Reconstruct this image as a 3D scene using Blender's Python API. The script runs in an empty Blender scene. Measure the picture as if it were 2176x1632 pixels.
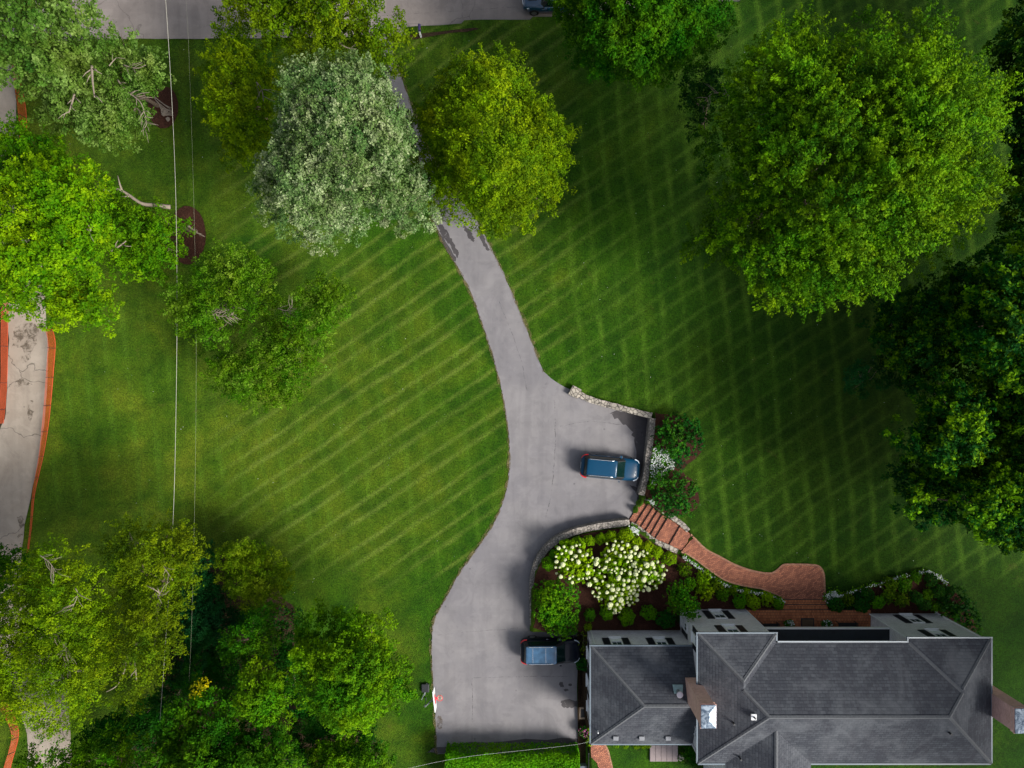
import bpy, bmesh, math, random
import numpy as np
from mathutils import Vector, Matrix
from mathutils.geometry import delaunay_2d_cdt

# ------------------------------------------------------------------ camera, sky, sun, exposure
S = bpy.context.scene
C = S.collection
CAMZ = 58.0
PXM = 25.0                                   # photo pixels per metre on the ground
cam = bpy.data.objects.new('camera', bpy.data.cameras.new('camera'))
C.objects.link(cam)
cam.location = (0, 0, CAMZ)
cam.rotation_euler = (0, 0, 0)
cam.data.sensor_width = 36
cam.data.lens = 18 / ((2176 / 2 / PXM) / CAMZ)
cam.data.clip_end = 2000
S.camera = cam

SUN_EL, SUN_DIR = 39.0, Vector((0.90, -0.44, 0))      # horizontal direction towards the sun
SUN_DIR.normalize()
W = bpy.data.worlds.new("World")
S.world = W
W.use_nodes = True
wn = W.node_tree.nodes; wn.clear()
sky = wn.new('ShaderNodeTexSky'); sky.sky_type = 'NISHITA'; sky.sun_disc = False
sky.sun_elevation = math.radians(SUN_EL)
sky.sun_rotation = math.atan2(SUN_DIR.x, SUN_DIR.y)
sky.air_density = 1.0; sky.dust_density = 3.0; sky.ozone_density = 1.0
bg = wn.new('ShaderNodeBackground'); bg.inputs['Strength'].default_value = 0.098
wo = wn.new('ShaderNodeOutputWorld')
hs = wn.new('ShaderNodeHueSaturation'); hs.inputs['Saturation'].default_value = 0.5      # thin high cloud greys the sky
W.node_tree.links.new(sky.outputs[0], hs.inputs['Color']); W.node_tree.links.new(hs.outputs[0], bg.inputs[0]); W.node_tree.links.new(bg.outputs[0], wo.inputs[0])
sun = bpy.data.objects.new('sun', bpy.data.lights.new('sun', 'SUN'))
C.objects.link(sun)
sun.data.energy = 3.5
sun.data.angle = math.radians(20)
sun.data.color = (1.0, 0.955, 0.88)
el = math.radians(SUN_EL)
d = Vector((SUN_DIR.x * math.cos(el), SUN_DIR.y * math.cos(el), math.sin(el)))
sun.rotation_euler = d.to_track_quat('Z', 'Y').to_euler()
S.view_settings.view_transform = 'Standard'
S.view_settings.look = 'None'
S.view_settings.gamma = 1
S.view_settings.exposure = 0.66
S.cycles.max_bounces = 6
S.cycles.transparent_max_bounces = 12

# ------------------------------------------------------------------ helpers
rng = np.random.default_rng(7)
random.seed(7)

def P(px, py, z=0.0):                        # where a thing seen at a photo pixel stands, given its real height
    s = (CAMZ - z) / CAMZ
    return ((px - 1088) / PXM * s, (816 - py) / PXM * s, z)

def tag(o, label=None, cat=None, group=None, kind=None):
    if label: o['label'] = label
    if cat: o['category'] = cat
    if group: o['group'] = group
    if kind: o['kind'] = kind
    return o

def empty(name, loc, label, cat, group=None, rz=0.0):
    o = bpy.data.objects.new(name, None); C.objects.link(o)
    o.location = loc; o.rotation_euler = (0, 0, rz); o.empty_display_size = 0.2
    return tag(o, label, cat, group)

def link(name, me, mat, parent=None):
    o = bpy.data.objects.new(name, me); C.objects.link(o)
    if mat is not None and len(me.materials) == 0:
        me.materials.append(mat)
    if parent is not None:
        o.parent = parent
    return o

def quads_mesh(name, V, var=None, smooth=False):
    """V: (n,4,3) array of quads -> mesh, var: (n,) value stored as attribute v"""
    n = len(V)
    me = bpy.data.meshes.new(name)
    me.vertices.add(n * 4); me.loops.add(n * 4); me.polygons.add(n)
    me.vertices.foreach_set('co', np.ascontiguousarray(V, dtype=np.float32).ravel())
    me.loops.foreach_set('vertex_index', np.arange(n * 4, dtype=np.int32))
    me.polygons.foreach_set('loop_start', np.arange(0, n * 4, 4, dtype=np.int32))
    me.polygons.foreach_set('loop_total', np.full(n, 4, dtype=np.int32))
    me.update(calc_edges=True)
    if var is not None:
        a = me.attributes.new('v', 'FLOAT', 'POINT')
        a.data.foreach_set('value', np.repeat(var.astype(np.float32), 4))
    return me

class MB:
    """collects shapes into one mesh"""
    def __init__(s): s.v = []; s.f = []
    def add(s, vs, fs):
        b = len(s.v); s.v += [tuple(x) for x in vs]; s.f += [tuple(i + b for i in f) for f in fs]; return s
    def box(s, x0, x1, y0, y1, z0, z1):
        return s.add([(x0,y0,z0),(x1,y0,z0),(x1,y1,z0),(x0,y1,z0),(x0,y0,z1),(x1,y0,z1),(x1,y1,z1),(x0,y1,z1)],
                     [(3,2,1,0),(4,5,6,7),(0,1,5,4),(1,2,6,5),(2,3,7,6),(3,0,4,7)])
    def prism(s, poly, z0, z1):              # poly counterclockwise
        n = len(poly)
        z0l = z0 if hasattr(z0, '__len__') else [z0] * n
        z1l = z1 if hasattr(z1, '__len__') else [z1] * n
        vs = [(p[0], p[1], z0l[i]) for i, p in enumerate(poly)] + [(p[0], p[1], z1l[i]) for i, p in enumerate(poly)]
        fs = [tuple(range(n - 1, -1, -1)), tuple(range(n, 2 * n))] + [(i, (i + 1) % n, n + (i + 1) % n, n + i) for i in range(n)]
        return s.add(vs, fs)
    def tube(s, pts, rad, n=8, cap=True):
        pts = [Vector(p) for p in pts]
        r = rad if hasattr(rad, '__len__') else [rad] * len(pts)
        vs = []
        for i, p in enumerate(pts):
            t = (pts[min(i + 1, len(pts) - 1)] - pts[max(i - 1, 0)])
            if t.length < 1e-6: t = Vector((0, 0, 1))
            t.normalize()
            a = Vector((0, 0, 1)) if abs(t.z) < .9 else Vector((1, 0, 0))
            u = t.cross(a).normalized(); w = t.cross(u).normalized()
            for k in range(n):
                th = 2 * math.pi * k / n
                vs.append(p + u * (math.cos(th) * r[i]) + w * (math.sin(th) * r[i]))
        fs = [(i * n + k, i * n + (k + 1) % n, (i + 1) * n + (k + 1) % n, (i + 1) * n + k) for i in range(len(pts) - 1) for k in range(n)]
        if cap:
            fs.append(tuple(range(n))[::-1]); fs.append(tuple(range((len(pts) - 1) * n, len(pts) * n)))
        return s.add(vs, fs)
    def build(s, name, mat, parent=None, smooth=False, bevel=0):
        me = bpy.data.meshes.new(name); me.from_pydata(s.v, [], s.f)
        bm = bmesh.new(); bm.from_mesh(me)
        if bevel:
            bmesh.ops.bevel(bm, geom=list(bm.edges), offset=bevel, segments=2, affect='EDGES', profile=.6)
        bmesh.ops.recalc_face_normals(bm, faces=bm.faces)
        bm.to_mesh(me); bm.free()
        if smooth:
            me.polygons.foreach_set('use_smooth', [True] * len(me.polygons))
        return link(name, me, mat, parent)

def smoothpts(pts, sub=5, closed=True):
    n = len(pts); out = []
    rngi = range(n if closed else n - 1)
    for i in rngi:
        if closed: p0, p1, p2, p3 = pts[i - 1], pts[i], pts[(i + 1) % n], pts[(i + 2) % n]
        else: p0, p1, p2, p3 = pts[max(i - 1, 0)], pts[i], pts[i + 1], pts[min(i + 2, n - 1)]
        for k in range(sub):
            t = k / sub
            out.append(tuple(.5 * ((2 * p1[j]) + (-p0[j] + p2[j]) * t + (2 * p0[j] - 5 * p1[j] + 4 * p2[j] - p3[j]) * t * t + (-p0[j] + 3 * p1[j] - 3 * p2[j] + p3[j]) * t ** 3) for j in range(len(p1))))
    if not closed: out.append(tuple(pts[-1]))
    return out

def inpoly(x, y, poly):
    x = np.asarray(x, float); y = np.asarray(y, float)
    c = np.zeros(x.shape, bool); n = len(poly)
    for i in range(n):
        x0, y0 = poly[i][:2]; x1, y1 = poly[i - 1][:2]
        if y0 == y1: continue
        c ^= ((y0 > y) != (y1 > y)) & (x < (x1 - x0) * (y - y0) / (y1 - y0) + x0)
    return c

def distpoly(x, y, poly, closed=True):
    x = np.asarray(x, float); y = np.asarray(y, float)
    dd = np.full(x.shape, 1e9); n = len(poly)
    for i in range(0 if closed else 1, n):
        ax, ay = poly[i - 1][:2]; bx, by = poly[i][:2]
        ux, uy = bx - ax, by - ay; L = ux * ux + uy * uy + 1e-12
        t = np.clip(((x - ax) * ux + (y - ay) * uy) / L, 0, 1)
        dd = np.minimum(dd, np.hypot(x - ax - t * ux, y - ay - t * uy))
    return dd

def ground_pts(l): return [P(a, b)[:2] for a, b in l]

# ------------------------------------------------------------------ terrain shape
WALL_NORTH = [(1222, 833), (1260, 851), (1320, 867), (1385, 884)]
WALL_EAST = [(1385, 884), (1380, 950), (1372, 1010), (1360, 1054)]
WALL_CURVE = [(1131, 1262), (1132, 1235), (1141, 1197), (1166, 1162), (1205, 1137), (1260, 1121), (1338, 1110)]
U_EDGE = ground_pts([(1222, 833), (1180, 812), (1150, 785), (1120, 700), (1070, 580), (1020, 480), (940, 370), (880, 240), (835, 110), (830, 60)])
RAISED = U_EDGE[::-1] + ground_pts(WALL_NORTH[1:] + WALL_EAST[1:] + WALL_CURVE[::-1] + [(1131, 1340), (1250, 1340), (1250, 2400), (3600, 2400), (3600, -600), (2000, -40), (1300, 40)])
RIS = [((1368.4,1058.4),(1336.3,1106.6)), ((1378.8,1069.9),(1350,1114.7)), ((1389,1078),(1361.5,1121.6)), ((1398.3,1086),(1371.9,1128.5)),
       ((1407.5,1094),(1383.4,1136)), ((1419.5,1101),(1393,1144.5)), ((1446.6,1117),(1422.4,1159)), ((1461.5,1130),(1442,1167))]
STAIR = ground_pts([r[0] for r in RIS] + [r[1] for r in RIS[::-1]])

def H(x, y):
    x = np.asarray(x, float); y = np.asarray(y, float)
    t = np.clip(distpoly(x, y, U_EDGE, False) / 8.0, 0, 1)
    h = 0.9 * t * t * (3 - 2 * t)
    far = np.clip(((x - 6) / 8), 0, 1) * np.clip((-y - 26) / 3, 0, 1)
    h = h * (1 - .3 * far)
    h = np.where(inpoly(x, y, RAISED), h, 0)
    h = np.where(inpoly(x, y, STAIR), 0.0, h)
    return h

def G(px, py, dz=0.0):                       # point on the ground seen at a pixel
    z = 0.0
    for _ in range(4):
        x, y, _z = P(px, py, z); z = float(H(x, y))
    x, y, _z = P(px, py, z + dz)
    return (x, y, z + dz)

# ------------------------------------------------------------------ materials
def newmat(name):
    m = bpy.data.materials.new(name); m.use_nodes = True
    nt = m.node_tree; nt.nodes.clear()
    out = nt.nodes.new('ShaderNodeOutputMaterial'); b = nt.nodes.new('ShaderNodeBsdfPrincipled')
    nt.links.new(b.outputs[0], out.inputs[0])
    return m, nt, b, out

class NT:
    def __init__(s, nt): s.nt = nt
    def n(s, t, **kw):
        x = s.nt.nodes.new(t)
        for k, v in kw.items(): setattr(x, k, v)
        return x
    def l(s, a, b): s.nt.links.new(a, b)
    def val(s, inp, v):
        if hasattr(v, 'is_output') or hasattr(v, 'links'): s.l(v, inp)
        else: inp.default_value = v
    def math(s, op, a, b=0.0, c=0.0, clamp=False):
        x = s.n('ShaderNodeMath', operation=op, use_clamp=clamp)
        s.val(x.inputs[0], a); s.val(x.inputs[1], b)
        if op in ('MULTIPLY_ADD', 'SMOOTH_MIN', 'COMPARE'): s.val(x.inputs[2], c)
        return x.outputs[0]
    def noise(s, vec, scale, detail=3, rough=.5, dist=0.0):
        x = s.n('ShaderNodeTexNoise'); s.l(vec, x.inputs['Vector'])
        x.inputs['Scale'].default_value = scale; x.inputs['Detail'].default_value = detail
        x.inputs['Roughness'].default_value = rough; x.inputs['Distortion'].default_value = dist
        return x.outputs['Fac']
    def mix(s, f, a, b, mode='MIX'):
        x = s.n('ShaderNodeMix', data_type='RGBA', blend_type=mode)
        s.val(x.inputs[0], f)
        for i, v in ((6, a), (7, b)):
            if isinstance(v, tuple): x.inputs[i].default_value = (*v, 1) if len(v) == 3 else v
            else: s.l(v, x.inputs[i])
        return x.outputs[2]
    def ramp(s, f, stops):
        x = s.n('ShaderNodeValToRGB'); s.l(f, x.inputs[0]); e = x.color_ramp.elements
        while len(e) > 1: e.remove(e[-1])
        e[0].position, c = stops[0]; e[0].color = (*c, 1)
        for p, c in stops[1:]:
            k = e.new(p); k.color = (*c, 1)
        return x.outputs[0]
    def step(s, f, a, b):                    # 0 below a, 1 above b
        x = s.n('ShaderNodeMapRange', interpolation_type='SMOOTHSTEP'); s.val(x.inputs[0], f)
        x.inputs[1].default_value = a; x.inputs[2].default_value = b; x.inputs[3].default_value = 0; x.inputs[4].default_value = 1
        return x.outputs[0]
    def pos(s): return s.n('ShaderNodeNewGeometry').outputs['Position']
    def bump(s, h, b, strength=.3, dist=.05):
        x = s.n('ShaderNodeBump'); s.l(h, x.inputs['Height']); x.inputs['Strength'].default_value = strength
        x.inputs['Distance'].default_value = dist; s.l(x.outputs[0], b.inputs['Normal'])

def plain(name, col, rough=.6, metal=0.0, var=.15, scale=6.0, spec=.5, coat=0.0):
    m, nt, b, out = newmat(name); t = NT(nt)
    f = t.noise(t.n('ShaderNodeTexCoord').outputs['Object'], scale, 4)
    c = t.mix(f, tuple(x * (1 - var) for x in col), tuple(min(1, x * (1 + var)) for x in col))
    t.l(c, b.inputs['Base Color'])
    b.inputs['Roughness'].default_value = rough; b.inputs['Metallic'].default_value = metal
    b.inputs['Specular IOR Level'].default_value = spec; b.inputs['Coat Weight'].default_value = coat
    return m

def leafmat(name, dark, mid, light, trans=.3, rough=.75, spec=.10):
    m, nt, b, out = newmat(name); t = NT(nt)
    a = t.n('ShaderNodeAttribute'); a.attribute_name = 'v'
    c = t.ramp(a.outputs['Fac'], [(0, dark), (.5, mid), (1, light)])
    p = t.pos(); n1 = t.noise(p, .42, 2, .5); n2 = t.noise(p, 1.3, 2, .5)
    hv = t.n('ShaderNodeHueSaturation'); t.l(c, hv.inputs['Color'])
    t.l(t.math('MULTIPLY_ADD', n1, .085, .457), hv.inputs['Hue']); t.l(t.math('MULTIPLY_ADD', n2, .85, .58), hv.inputs['Value']); hv.inputs['Saturation'].default_value = 1.12
    c = hv.outputs[0]
    t.l(c, b.inputs['Base Color']); b.inputs['Roughness'].default_value = rough
    b.inputs['Specular IOR Level'].default_value = spec
    tr = t.n('ShaderNodeBsdfTranslucent'); t.l(c, tr.inputs[0])
    mx = t.n('ShaderNodeMixShader'); mx.inputs[0].default_value = trans
    t.l(b.outputs[0], mx.inputs[1]); t.l(tr.outputs[0], mx.inputs[2]); t.l(mx.outputs[0], out.inputs[0])
    return m

def lawn_mat():
    m, nt, b, out = newmat('mown_grass'); t = NT(nt)
    p = t.pos(); sx = t.n('ShaderNodeSeparateXYZ'); t.l(p, sx.inputs[0]); x, y = sx.outputs[0], sx.outputs[1]
    wob = t.math('MULTIPLY', t.math('SUBTRACT', t.noise(p, .12, 2), .5), .9)
    wob2 = t.math('MULTIPLY', t.math('SUBTRACT', t.noise(p, 2.2, 2), .5), .22)
    # distance across the diagonal mowing direction (about 35 degrees)
    an = math.radians(34.5)
    dd = t.math('ADD', t.math('MULTIPLY', x, -math.sin(an)), t.math('MULTIPLY', y, math.cos(an)))
    dd = t.math('ADD', t.math('ADD', dd, wob), wob2)
    ph = t.math('FRACT', t.math('DIVIDE', dd, 2.95))
    def line(ph, c, w):   # a soft pale line where two mower passes meet
        a = t.math('ABSOLUTE', t.math('SUBTRACT', ph, c))
        return t.math('SUBTRACT', 1.0, t.step(a, 0.0, w), clamp=True)
    l1 = t.math('MAXIMUM', line(ph, .25, .125), line(ph, .64, .11))
    band = t.step(t.math('ABSOLUTE', t.math('SUBTRACT', ph, .44)), .14, .22)   # broad lighter and darker passes
    # steep second set
    an2 = math.radians(96)
    d2 = t.math('ADD', t.math('ADD', t.math('MULTIPLY', x, math.sin(an2)), t.math('MULTIPLY', y, -math.cos(an2))), wob)
    d2 = t.math('ADD', d2, wob2)
    ph2 = t.math('FRACT', t.math('DIVIDE', d2, 1.75))
    l2 = line(ph2, .5, .26)
    brk = t.step(t.noise(p, .23, 3, .6), .38, .62)
    brk2 = t.step(t.noise(p, .31, 3, .6), .42, .6)
    leftstrip = t.step(x, -27.0, -22.0)
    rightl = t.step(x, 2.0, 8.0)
    nearhouse = t.step(t.math('MULTIPLY_ADD', t.math('SUBTRACT', t.noise(p, .3, 3), .5), 5.0, y), -18.0, -14.5)
    a1 = t.math('MULTIPLY', t.math('MULTIPLY', l1, t.math('MULTIPLY_ADD', brk, .55, .45)), t.math('MULTIPLY', leftstrip, nearhouse))
    a1 = t.math('MULTIPLY', a1, t.math('MULTIPLY_ADD', rightl, -.25, 1.0))
    a2 = t.math('MULTIPLY', t.math('MULTIPLY', l2, t.math('MULTIPLY_ADD', brk2, .7, .3)), t.math('MULTIPLY', t.math('MULTIPLY_ADD', rightl, .34, .50), nearhouse))
    # base greens
    big = t.noise(p, .11, 5, .62, .4)
    med = t.noise(p, .55, 5, .62)
    fine = t.noise(p, 9.0, 3, .75)
    vfine = t.noise(p, 30.0, 2, .6)
    green = t.mix(t.step(med, .3, .7), (.0165, .0620, .0014), (.033, .098, .0018))
    dry = t.mix(t.step(med, .3, .7), (.066, .112, .0040), (.110, .145, .008))
    # drier zone on the middle of the west lawn and at its west end
    cx = t.math('DIVIDE', t.math('ADD', x, 17.5), 13.0); cy = t.math('DIVIDE', t.math('ADD', y, 7.5), 9.5)
    rr = t.math('ADD', t.math('MULTIPLY', cx, cx), t.math('MULTIPLY', cy, cy))
    zone = t.math('SUBTRACT', 1.0, t.step(rr, .2, 1.6))
    west = t.math('MULTIPLY', t.math('SUBTRACT', 1.0, t.step(x, -33.0, -22.0)), .45)
    dryf = t.math('ADD', t.math('MULTIPLY', t.step(big, .42, .62), .6), t.math('ADD', t.math('MULTIPLY', zone, .62), west), clamp=True)
    dryf = t.math('MULTIPLY', dryf, t.math('MULTIPLY_ADD', t.step(t.noise(p, .35, 4, .6), .3, .7), .7, .35), clamp=True)
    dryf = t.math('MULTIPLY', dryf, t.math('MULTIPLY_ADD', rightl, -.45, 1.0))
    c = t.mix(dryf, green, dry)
    c = t.mix(t.math('MULTIPLY', t.step(x, 7.0, 17.0), .52), c, (.0080, .0370, .0010))  # east lawn darkened in its colour, standing in for tree shade
    lt = t.mix(.25, t.mix(rightl, (.150, .205, .030), (.085, .165, .014)), c)
    c = t.mix(t.math('MULTIPLY', a1, .72), c, lt)
    lt2 = t.mix(.3, (.088, .180, .012), c)
    c = t.mix(t.math('MULTIPLY', a2, .85), c, lt2)
    c = t.mix(t.math('MULTIPLY', t.math('SUBTRACT', 1.0, band), .22), c, t.mix(1.0, c, (.55, .62, .6), 'MULTIPLY'))
    patch = t.step(t.noise(p, .8, 5, .7, .4), .60, .76)
    c = t.mix(t.math('MULTIPLY', patch, .4), c, (.085, .085, .016))
    mot = t.noise(p, .33, 5, .7, .5)
    c = t.mix(t.math('MULTIPLY', t.math('SUBTRACT', 1.0, t.step(mot, .34, .54)), .42), c, t.mix(1.0, c, (.45, .62, .5), 'MULTIPLY'))
    blades = t.math('ADD', t.math('MULTIPLY', t.step(fine, .28, .72), .8), t.math('MULTIPLY', vfine, .5))
    tuft = t.step(t.noise(p, 4.2, 4, .8), .30, .70)
    k = t.math('ADD', t.math('ADD', t.math('MULTIPLY', blades, 1.0), t.math('MULTIPLY', tuft, .45)), .12)
    mm = t.n('ShaderNodeVectorMath', operation='SCALE'); t.l(c, mm.inputs[0]); t.l(k, mm.inputs['Scale'])
    t.l(mm.outputs[0], b.inputs['Base Color'])
    b.inputs['Roughness'].default_value = .85; b.inputs['Specular IOR Level'].default_value = .12
    t.bump(blades, b, .75, .06)
    return m

def asphalt_mat(name, base, warm, dark_patch=.5, crack=.0):
    m, nt, b, out = newmat(name); t = NT(nt); p = t.pos()
    n1 = t.noise(p, .16, 4, .6); n2 = t.noise(p, 1.1, 5, .65, .5); n3 = t.noise(p, 28, 3, .7)
    st = t.n('ShaderNodeMapping'); st.inputs['Scale'].default_value = (.25, 3.0, 1); t.l(p, st.inputs[0])
    n4 = t.noise(st.outputs[0], 1.0, 4, .6)
    c = t.mix(t.step(n1, .35, .65), base, warm)
    c = t.mix(t.math('MULTIPLY', t.step(n2, .45, .72), .22), c, tuple(x * .72 for x in base))
    c = t.mix(t.math('MULTIPLY', t.step(n4, .52, .75), .18), c, tuple(x * 1.2 for x in warm))
    c = t.mix(t.math('MULTIPLY', t.step(n3, .5, .75), .3), c, tuple(x * .7 for x in base))
    tr_ = t.n('ShaderNodeMapping'); tr_.inputs['Scale'].default_value = (1.1, .10, 1); t.l(p, tr_.inputs[0])
    n5 = t.noise(tr_.outputs[0], 1.0, 3, .55)
    c = t.mix(t.math('MULTIPLY', t.step(n5, .46, .66), .30), c, tuple(x * .74 for x in base))
    n6 = t.noise(p, .45, 5, .7, .6)
    c = t.mix(t.math('MULTIPLY', t.step(n6, .50, .60), .22), c, tuple(x * 1.28 for x in warm))
    c = t.mix(t.math('MULTIPLY', t.math('SUBTRACT', 1.0, t.step(n6, .38, .46)), .30), c, tuple(x * .70 for x in base))
    if dark_patch:
        s2 = t.step(t.noise(p, .55, 6, .7, .8), .66, .74)
        c = t.mix(t.math('MULTIPLY', s2, dark_patch), c, tuple(x * .55 for x in base))
        dots = t.n('ShaderNodeTexVoronoi'); dots.inputs['Scale'].default_value = .55; t.l(p, dots.inputs['Vector'])
        dm = t.math('SUBTRACT', 1.0, t.step(dots.outputs['Distance'], .03, .06))
        c = t.mix(t.math('MULTIPLY', dm, .5), c, tuple(x * .4 for x in base))
    if crack:
        v = t.n('ShaderNodeTexVoronoi', feature='DISTANCE_TO_EDGE'); v.inputs['Scale'].default_value = .12
        w = t.n('ShaderNodeVectorMath', operation='ADD'); t.l(p, w.inputs[0])
        nz = t.n('ShaderNodeTexNoise'); nz.inputs['Scale'].default_value = .8; nz.inputs['Detail'].default_value = 4; t.l(p, nz.inputs['Vector'])
        t.l(nz.outputs['Color'], w.inputs[1]); t.l(w.outputs[0], v.inputs['Vector'])
        cr = t.math('SUBTRACT', 1.0, t.step(v.outputs['Distance'], .0008, .0045))
        c = t.mix(t.math('MULTIPLY', cr, crack), c, (.03, .026, .022))
    t.l(c, b.inputs['Base Color']); b.inputs['Roughness'].default_value = .88
    b.inputs['Specular IOR Level'].default_value = .25
    t.bump(n3, b, .25, .01)
    return m

def brick_mat(name, c1, c2, mortar, bw=.21, bh=.07, floor=True, rot=0.0, dirt=.14):
    m, nt, b, out = newmat(name); t = NT(nt); p = t.pos()
    if floor:
        mp = t.n('ShaderNodeMapping'); mp.inputs['Rotation'].default_value = (0, 0, math.radians(rot)); t.l(p, mp.inputs[0]); vec = mp.outputs[0]
    else:
        s = t.n('ShaderNodeSeparateXYZ'); t.l(p, s.inputs[0])
        cb = t.n('ShaderNodeCombineXYZ'); t.l(t.math('ADD', s.outputs[0], s.outputs[1]), cb.inputs[0]); t.l(s.outputs[2], cb.inputs[1]); vec = cb.outputs[0]
    br = t.n('ShaderNodeTexBrick'); t.l(vec, br.inputs['Vector'])
    br.inputs['Scale'].default_value = 1; br.inputs['Brick Width'].default_value = bw; br.inputs['Row Height'].default_value = bh
    br.inputs['Mortar Size'].default_value = .018 if floor else .010; br.inputs['Mortar Smooth'].default_value = .4; br.inputs['Bias'].default_value = 0
    br.inputs['Color1'].default_value = (*c1, 1); br.inputs['Color2'].default_value = (*c2, 1); br.inputs['Mortar'].default_value = (*mortar, 1)
    n = t.noise(p, 1.3, 5, .7)
    c = t.mix(t.math('MULTIPLY', t.step(n, .42, .72), dirt), br.outputs['Color'], tuple(x * .45 for x in c2))
    n2 = t.noise(p, 7, 4, .7)
    c = t.mix(t.math('MULTIPLY', t.step(n2, .5, .75), .2), c, tuple(min(1, x * 1.4) for x in c1))
    t.l(c, b.inputs['Base Color']); b.inputs['Roughness'].default_value = .85
    t.bump(t.math('SUBTRACT', 1.0, br.outputs['Fac']), b, .5, .02)
    return m

def shingle_mat():
    m, nt, b, out = newmat('roof_shingles'); t = NT(nt)
    g = t.n('ShaderNodeNewGeometry'); p = g.outputs['Position']
    sp = t.n('ShaderNodeSeparateXYZ'); t.l(p, sp.inputs[0]); sn = t.n('ShaderNodeSeparateXYZ'); t.l(g.outputs['True Normal'], sn.inputs[0])
    ew = t.math('GREATER_THAN', t.math('ABSOLUTE', sn.outputs[0]), t.math('ABSOLUTE', sn.outputs[1]))
    a = t.n('ShaderNodeCombineXYZ'); t.l(sp.outputs[0], a.inputs[0]); t.l(sp.outputs[1], a.inputs[1])
    c_ = t.n('ShaderNodeCombineXYZ'); t.l(sp.outputs[1], c_.inputs[0]); t.l(sp.outputs[0], c_.inputs[1])
    mv = t.n('ShaderNodeMix', data_type='VECTOR'); t.l(ew, mv.inputs[0]); t.l(a.outputs[0], mv.inputs[4]); t.l(c_.outputs[0], mv.inputs[5])
    vec = mv.outputs[1]
    br = t.n('ShaderNodeTexBrick'); t.l(vec, br.inputs['Vector'])
    br.inputs['Scale'].default_value = 1; br.inputs['Brick Width'].default_value = .42; br.inputs['Row Height'].default_value = .20
    br.inputs['Mortar Size'].default_value = .022; br.inputs['Mortar Smooth'].default_value = .6
    br.inputs['Color1'].default_value = (.044, .049, .060, 1); br.inputs['Color2'].default_value = (.074, .081, .095, 1); br.inputs['Mortar'].default_value = (.034, .038, .048, 1)
    st = t.n('ShaderNodeMapping'); st.inputs['Scale'].default_value = (1.6, .32, 1); t.l(vec, st.inputs[0])
    n = t.noise(st.outputs[0], 1.0, 4, .6)
    c = t.mix(t.math('MULTIPLY', t.step(n, .38, .68), .55), br.outputs['Color'], (.040, .041, .052))
    big = t.noise(p, .35, 4, .65, .6)
    c = t.mix(t.math('MULTIPLY', t.step(big, .45, .68), .45), c, (.135, .145, .160))
    c = t.mix(t.math('MULTIPLY', t.math('SUBTRACT', 1.0, t.step(big, .32, .48)), .45), c, (.034, .038, .050))
    n2 = t.noise(p, 5, 4, .7)
    c = t.mix(t.math('MULTIPLY', t.step(n2, .5, .8), .3), c, (.15, .158, .165))
    t.l(c, b.inputs['Base Color']); b.inputs['Roughness'].default_value = .9; b.inputs['Specular IOR Level'].default_value = .2
    t.bump(t.math('SUBTRACT', 1.0, br.outputs['Fac']), b, .6, .03)
    return m

def stone_mat(name, scale=3.2, light=(.50, .45, .38), dark=(.10, .09, .08)):
    m, nt, b, out = newmat(name); t = NT(nt); p = t.pos()
    v = t.n('ShaderNodeTexVoronoi', feature='DISTANCE_TO_EDGE'); v.inputs['Scale'].default_value = scale; t.l(p, v.inputs['Vector'])
    v2 = t.n('ShaderNodeTexVoronoi'); v2.inputs['Scale'].default_value = scale; t.l(p, v2.inputs['Vector'])
    sc = t.n('ShaderNodeSeparateColor'); t.l(v2.outputs['Color'], sc.inputs[0])
    c = t.mix(sc.outputs[0], tuple(x * .55 for x in light), light)
    c = t.mix(t.math('MULTIPLY', t.step(t.noise(p, 12, 4, .7), .45, .7), .5), c, tuple(x * .5 for x in light))
    e = t.step(v.outputs['Distance'], .03, .09)
    c = t.mix(e, dark, c)
    t.l(c, b.inputs['Base Color']); b.inputs['Roughness'].default_value = .9
    t.bump(e, b, .8, .05)
    return m

def mulch_mat(name='bark_mulch', a=(.026, .012, .008), b_=(.085, .036, .024), scale=14):
    m, nt, b, out = newmat(name); t = NT(nt); p = t.pos()
    n = t.noise(p, scale, 4, .8, 1.0); n2 = t.noise(p, 1.0, 4, .6)
    c = t.mix(t.step(n, .35, .7), a, b_)
    c = t.mix(t.math('MULTIPLY', t.step(n2, .5, .75), .4), c, tuple(x * 1.7 for x in b_))
    t.l(c, b.inputs['Base Color']); b.inputs['Roughness'].default_value = .95; b.inputs['Specular IOR Level'].default_value = .1
    t.bump(n, b, .9, .06)
    return m

def metal_cap_mat():
    m, nt, b, out = newmat('zinc_cap'); t = NT(nt); p = t.pos()
    n = t.noise(p, 2.2, 6, .7, 1.5)
    c = t.mix(t.step(n, .42, .58), (.09, .13, .19), (.34, .41, .49))
    t.l(c, b.inputs['Base Color']); b.inputs['Roughness'].default_value = .45; b.inputs['Metallic'].default_value = .35
    return m

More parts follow.
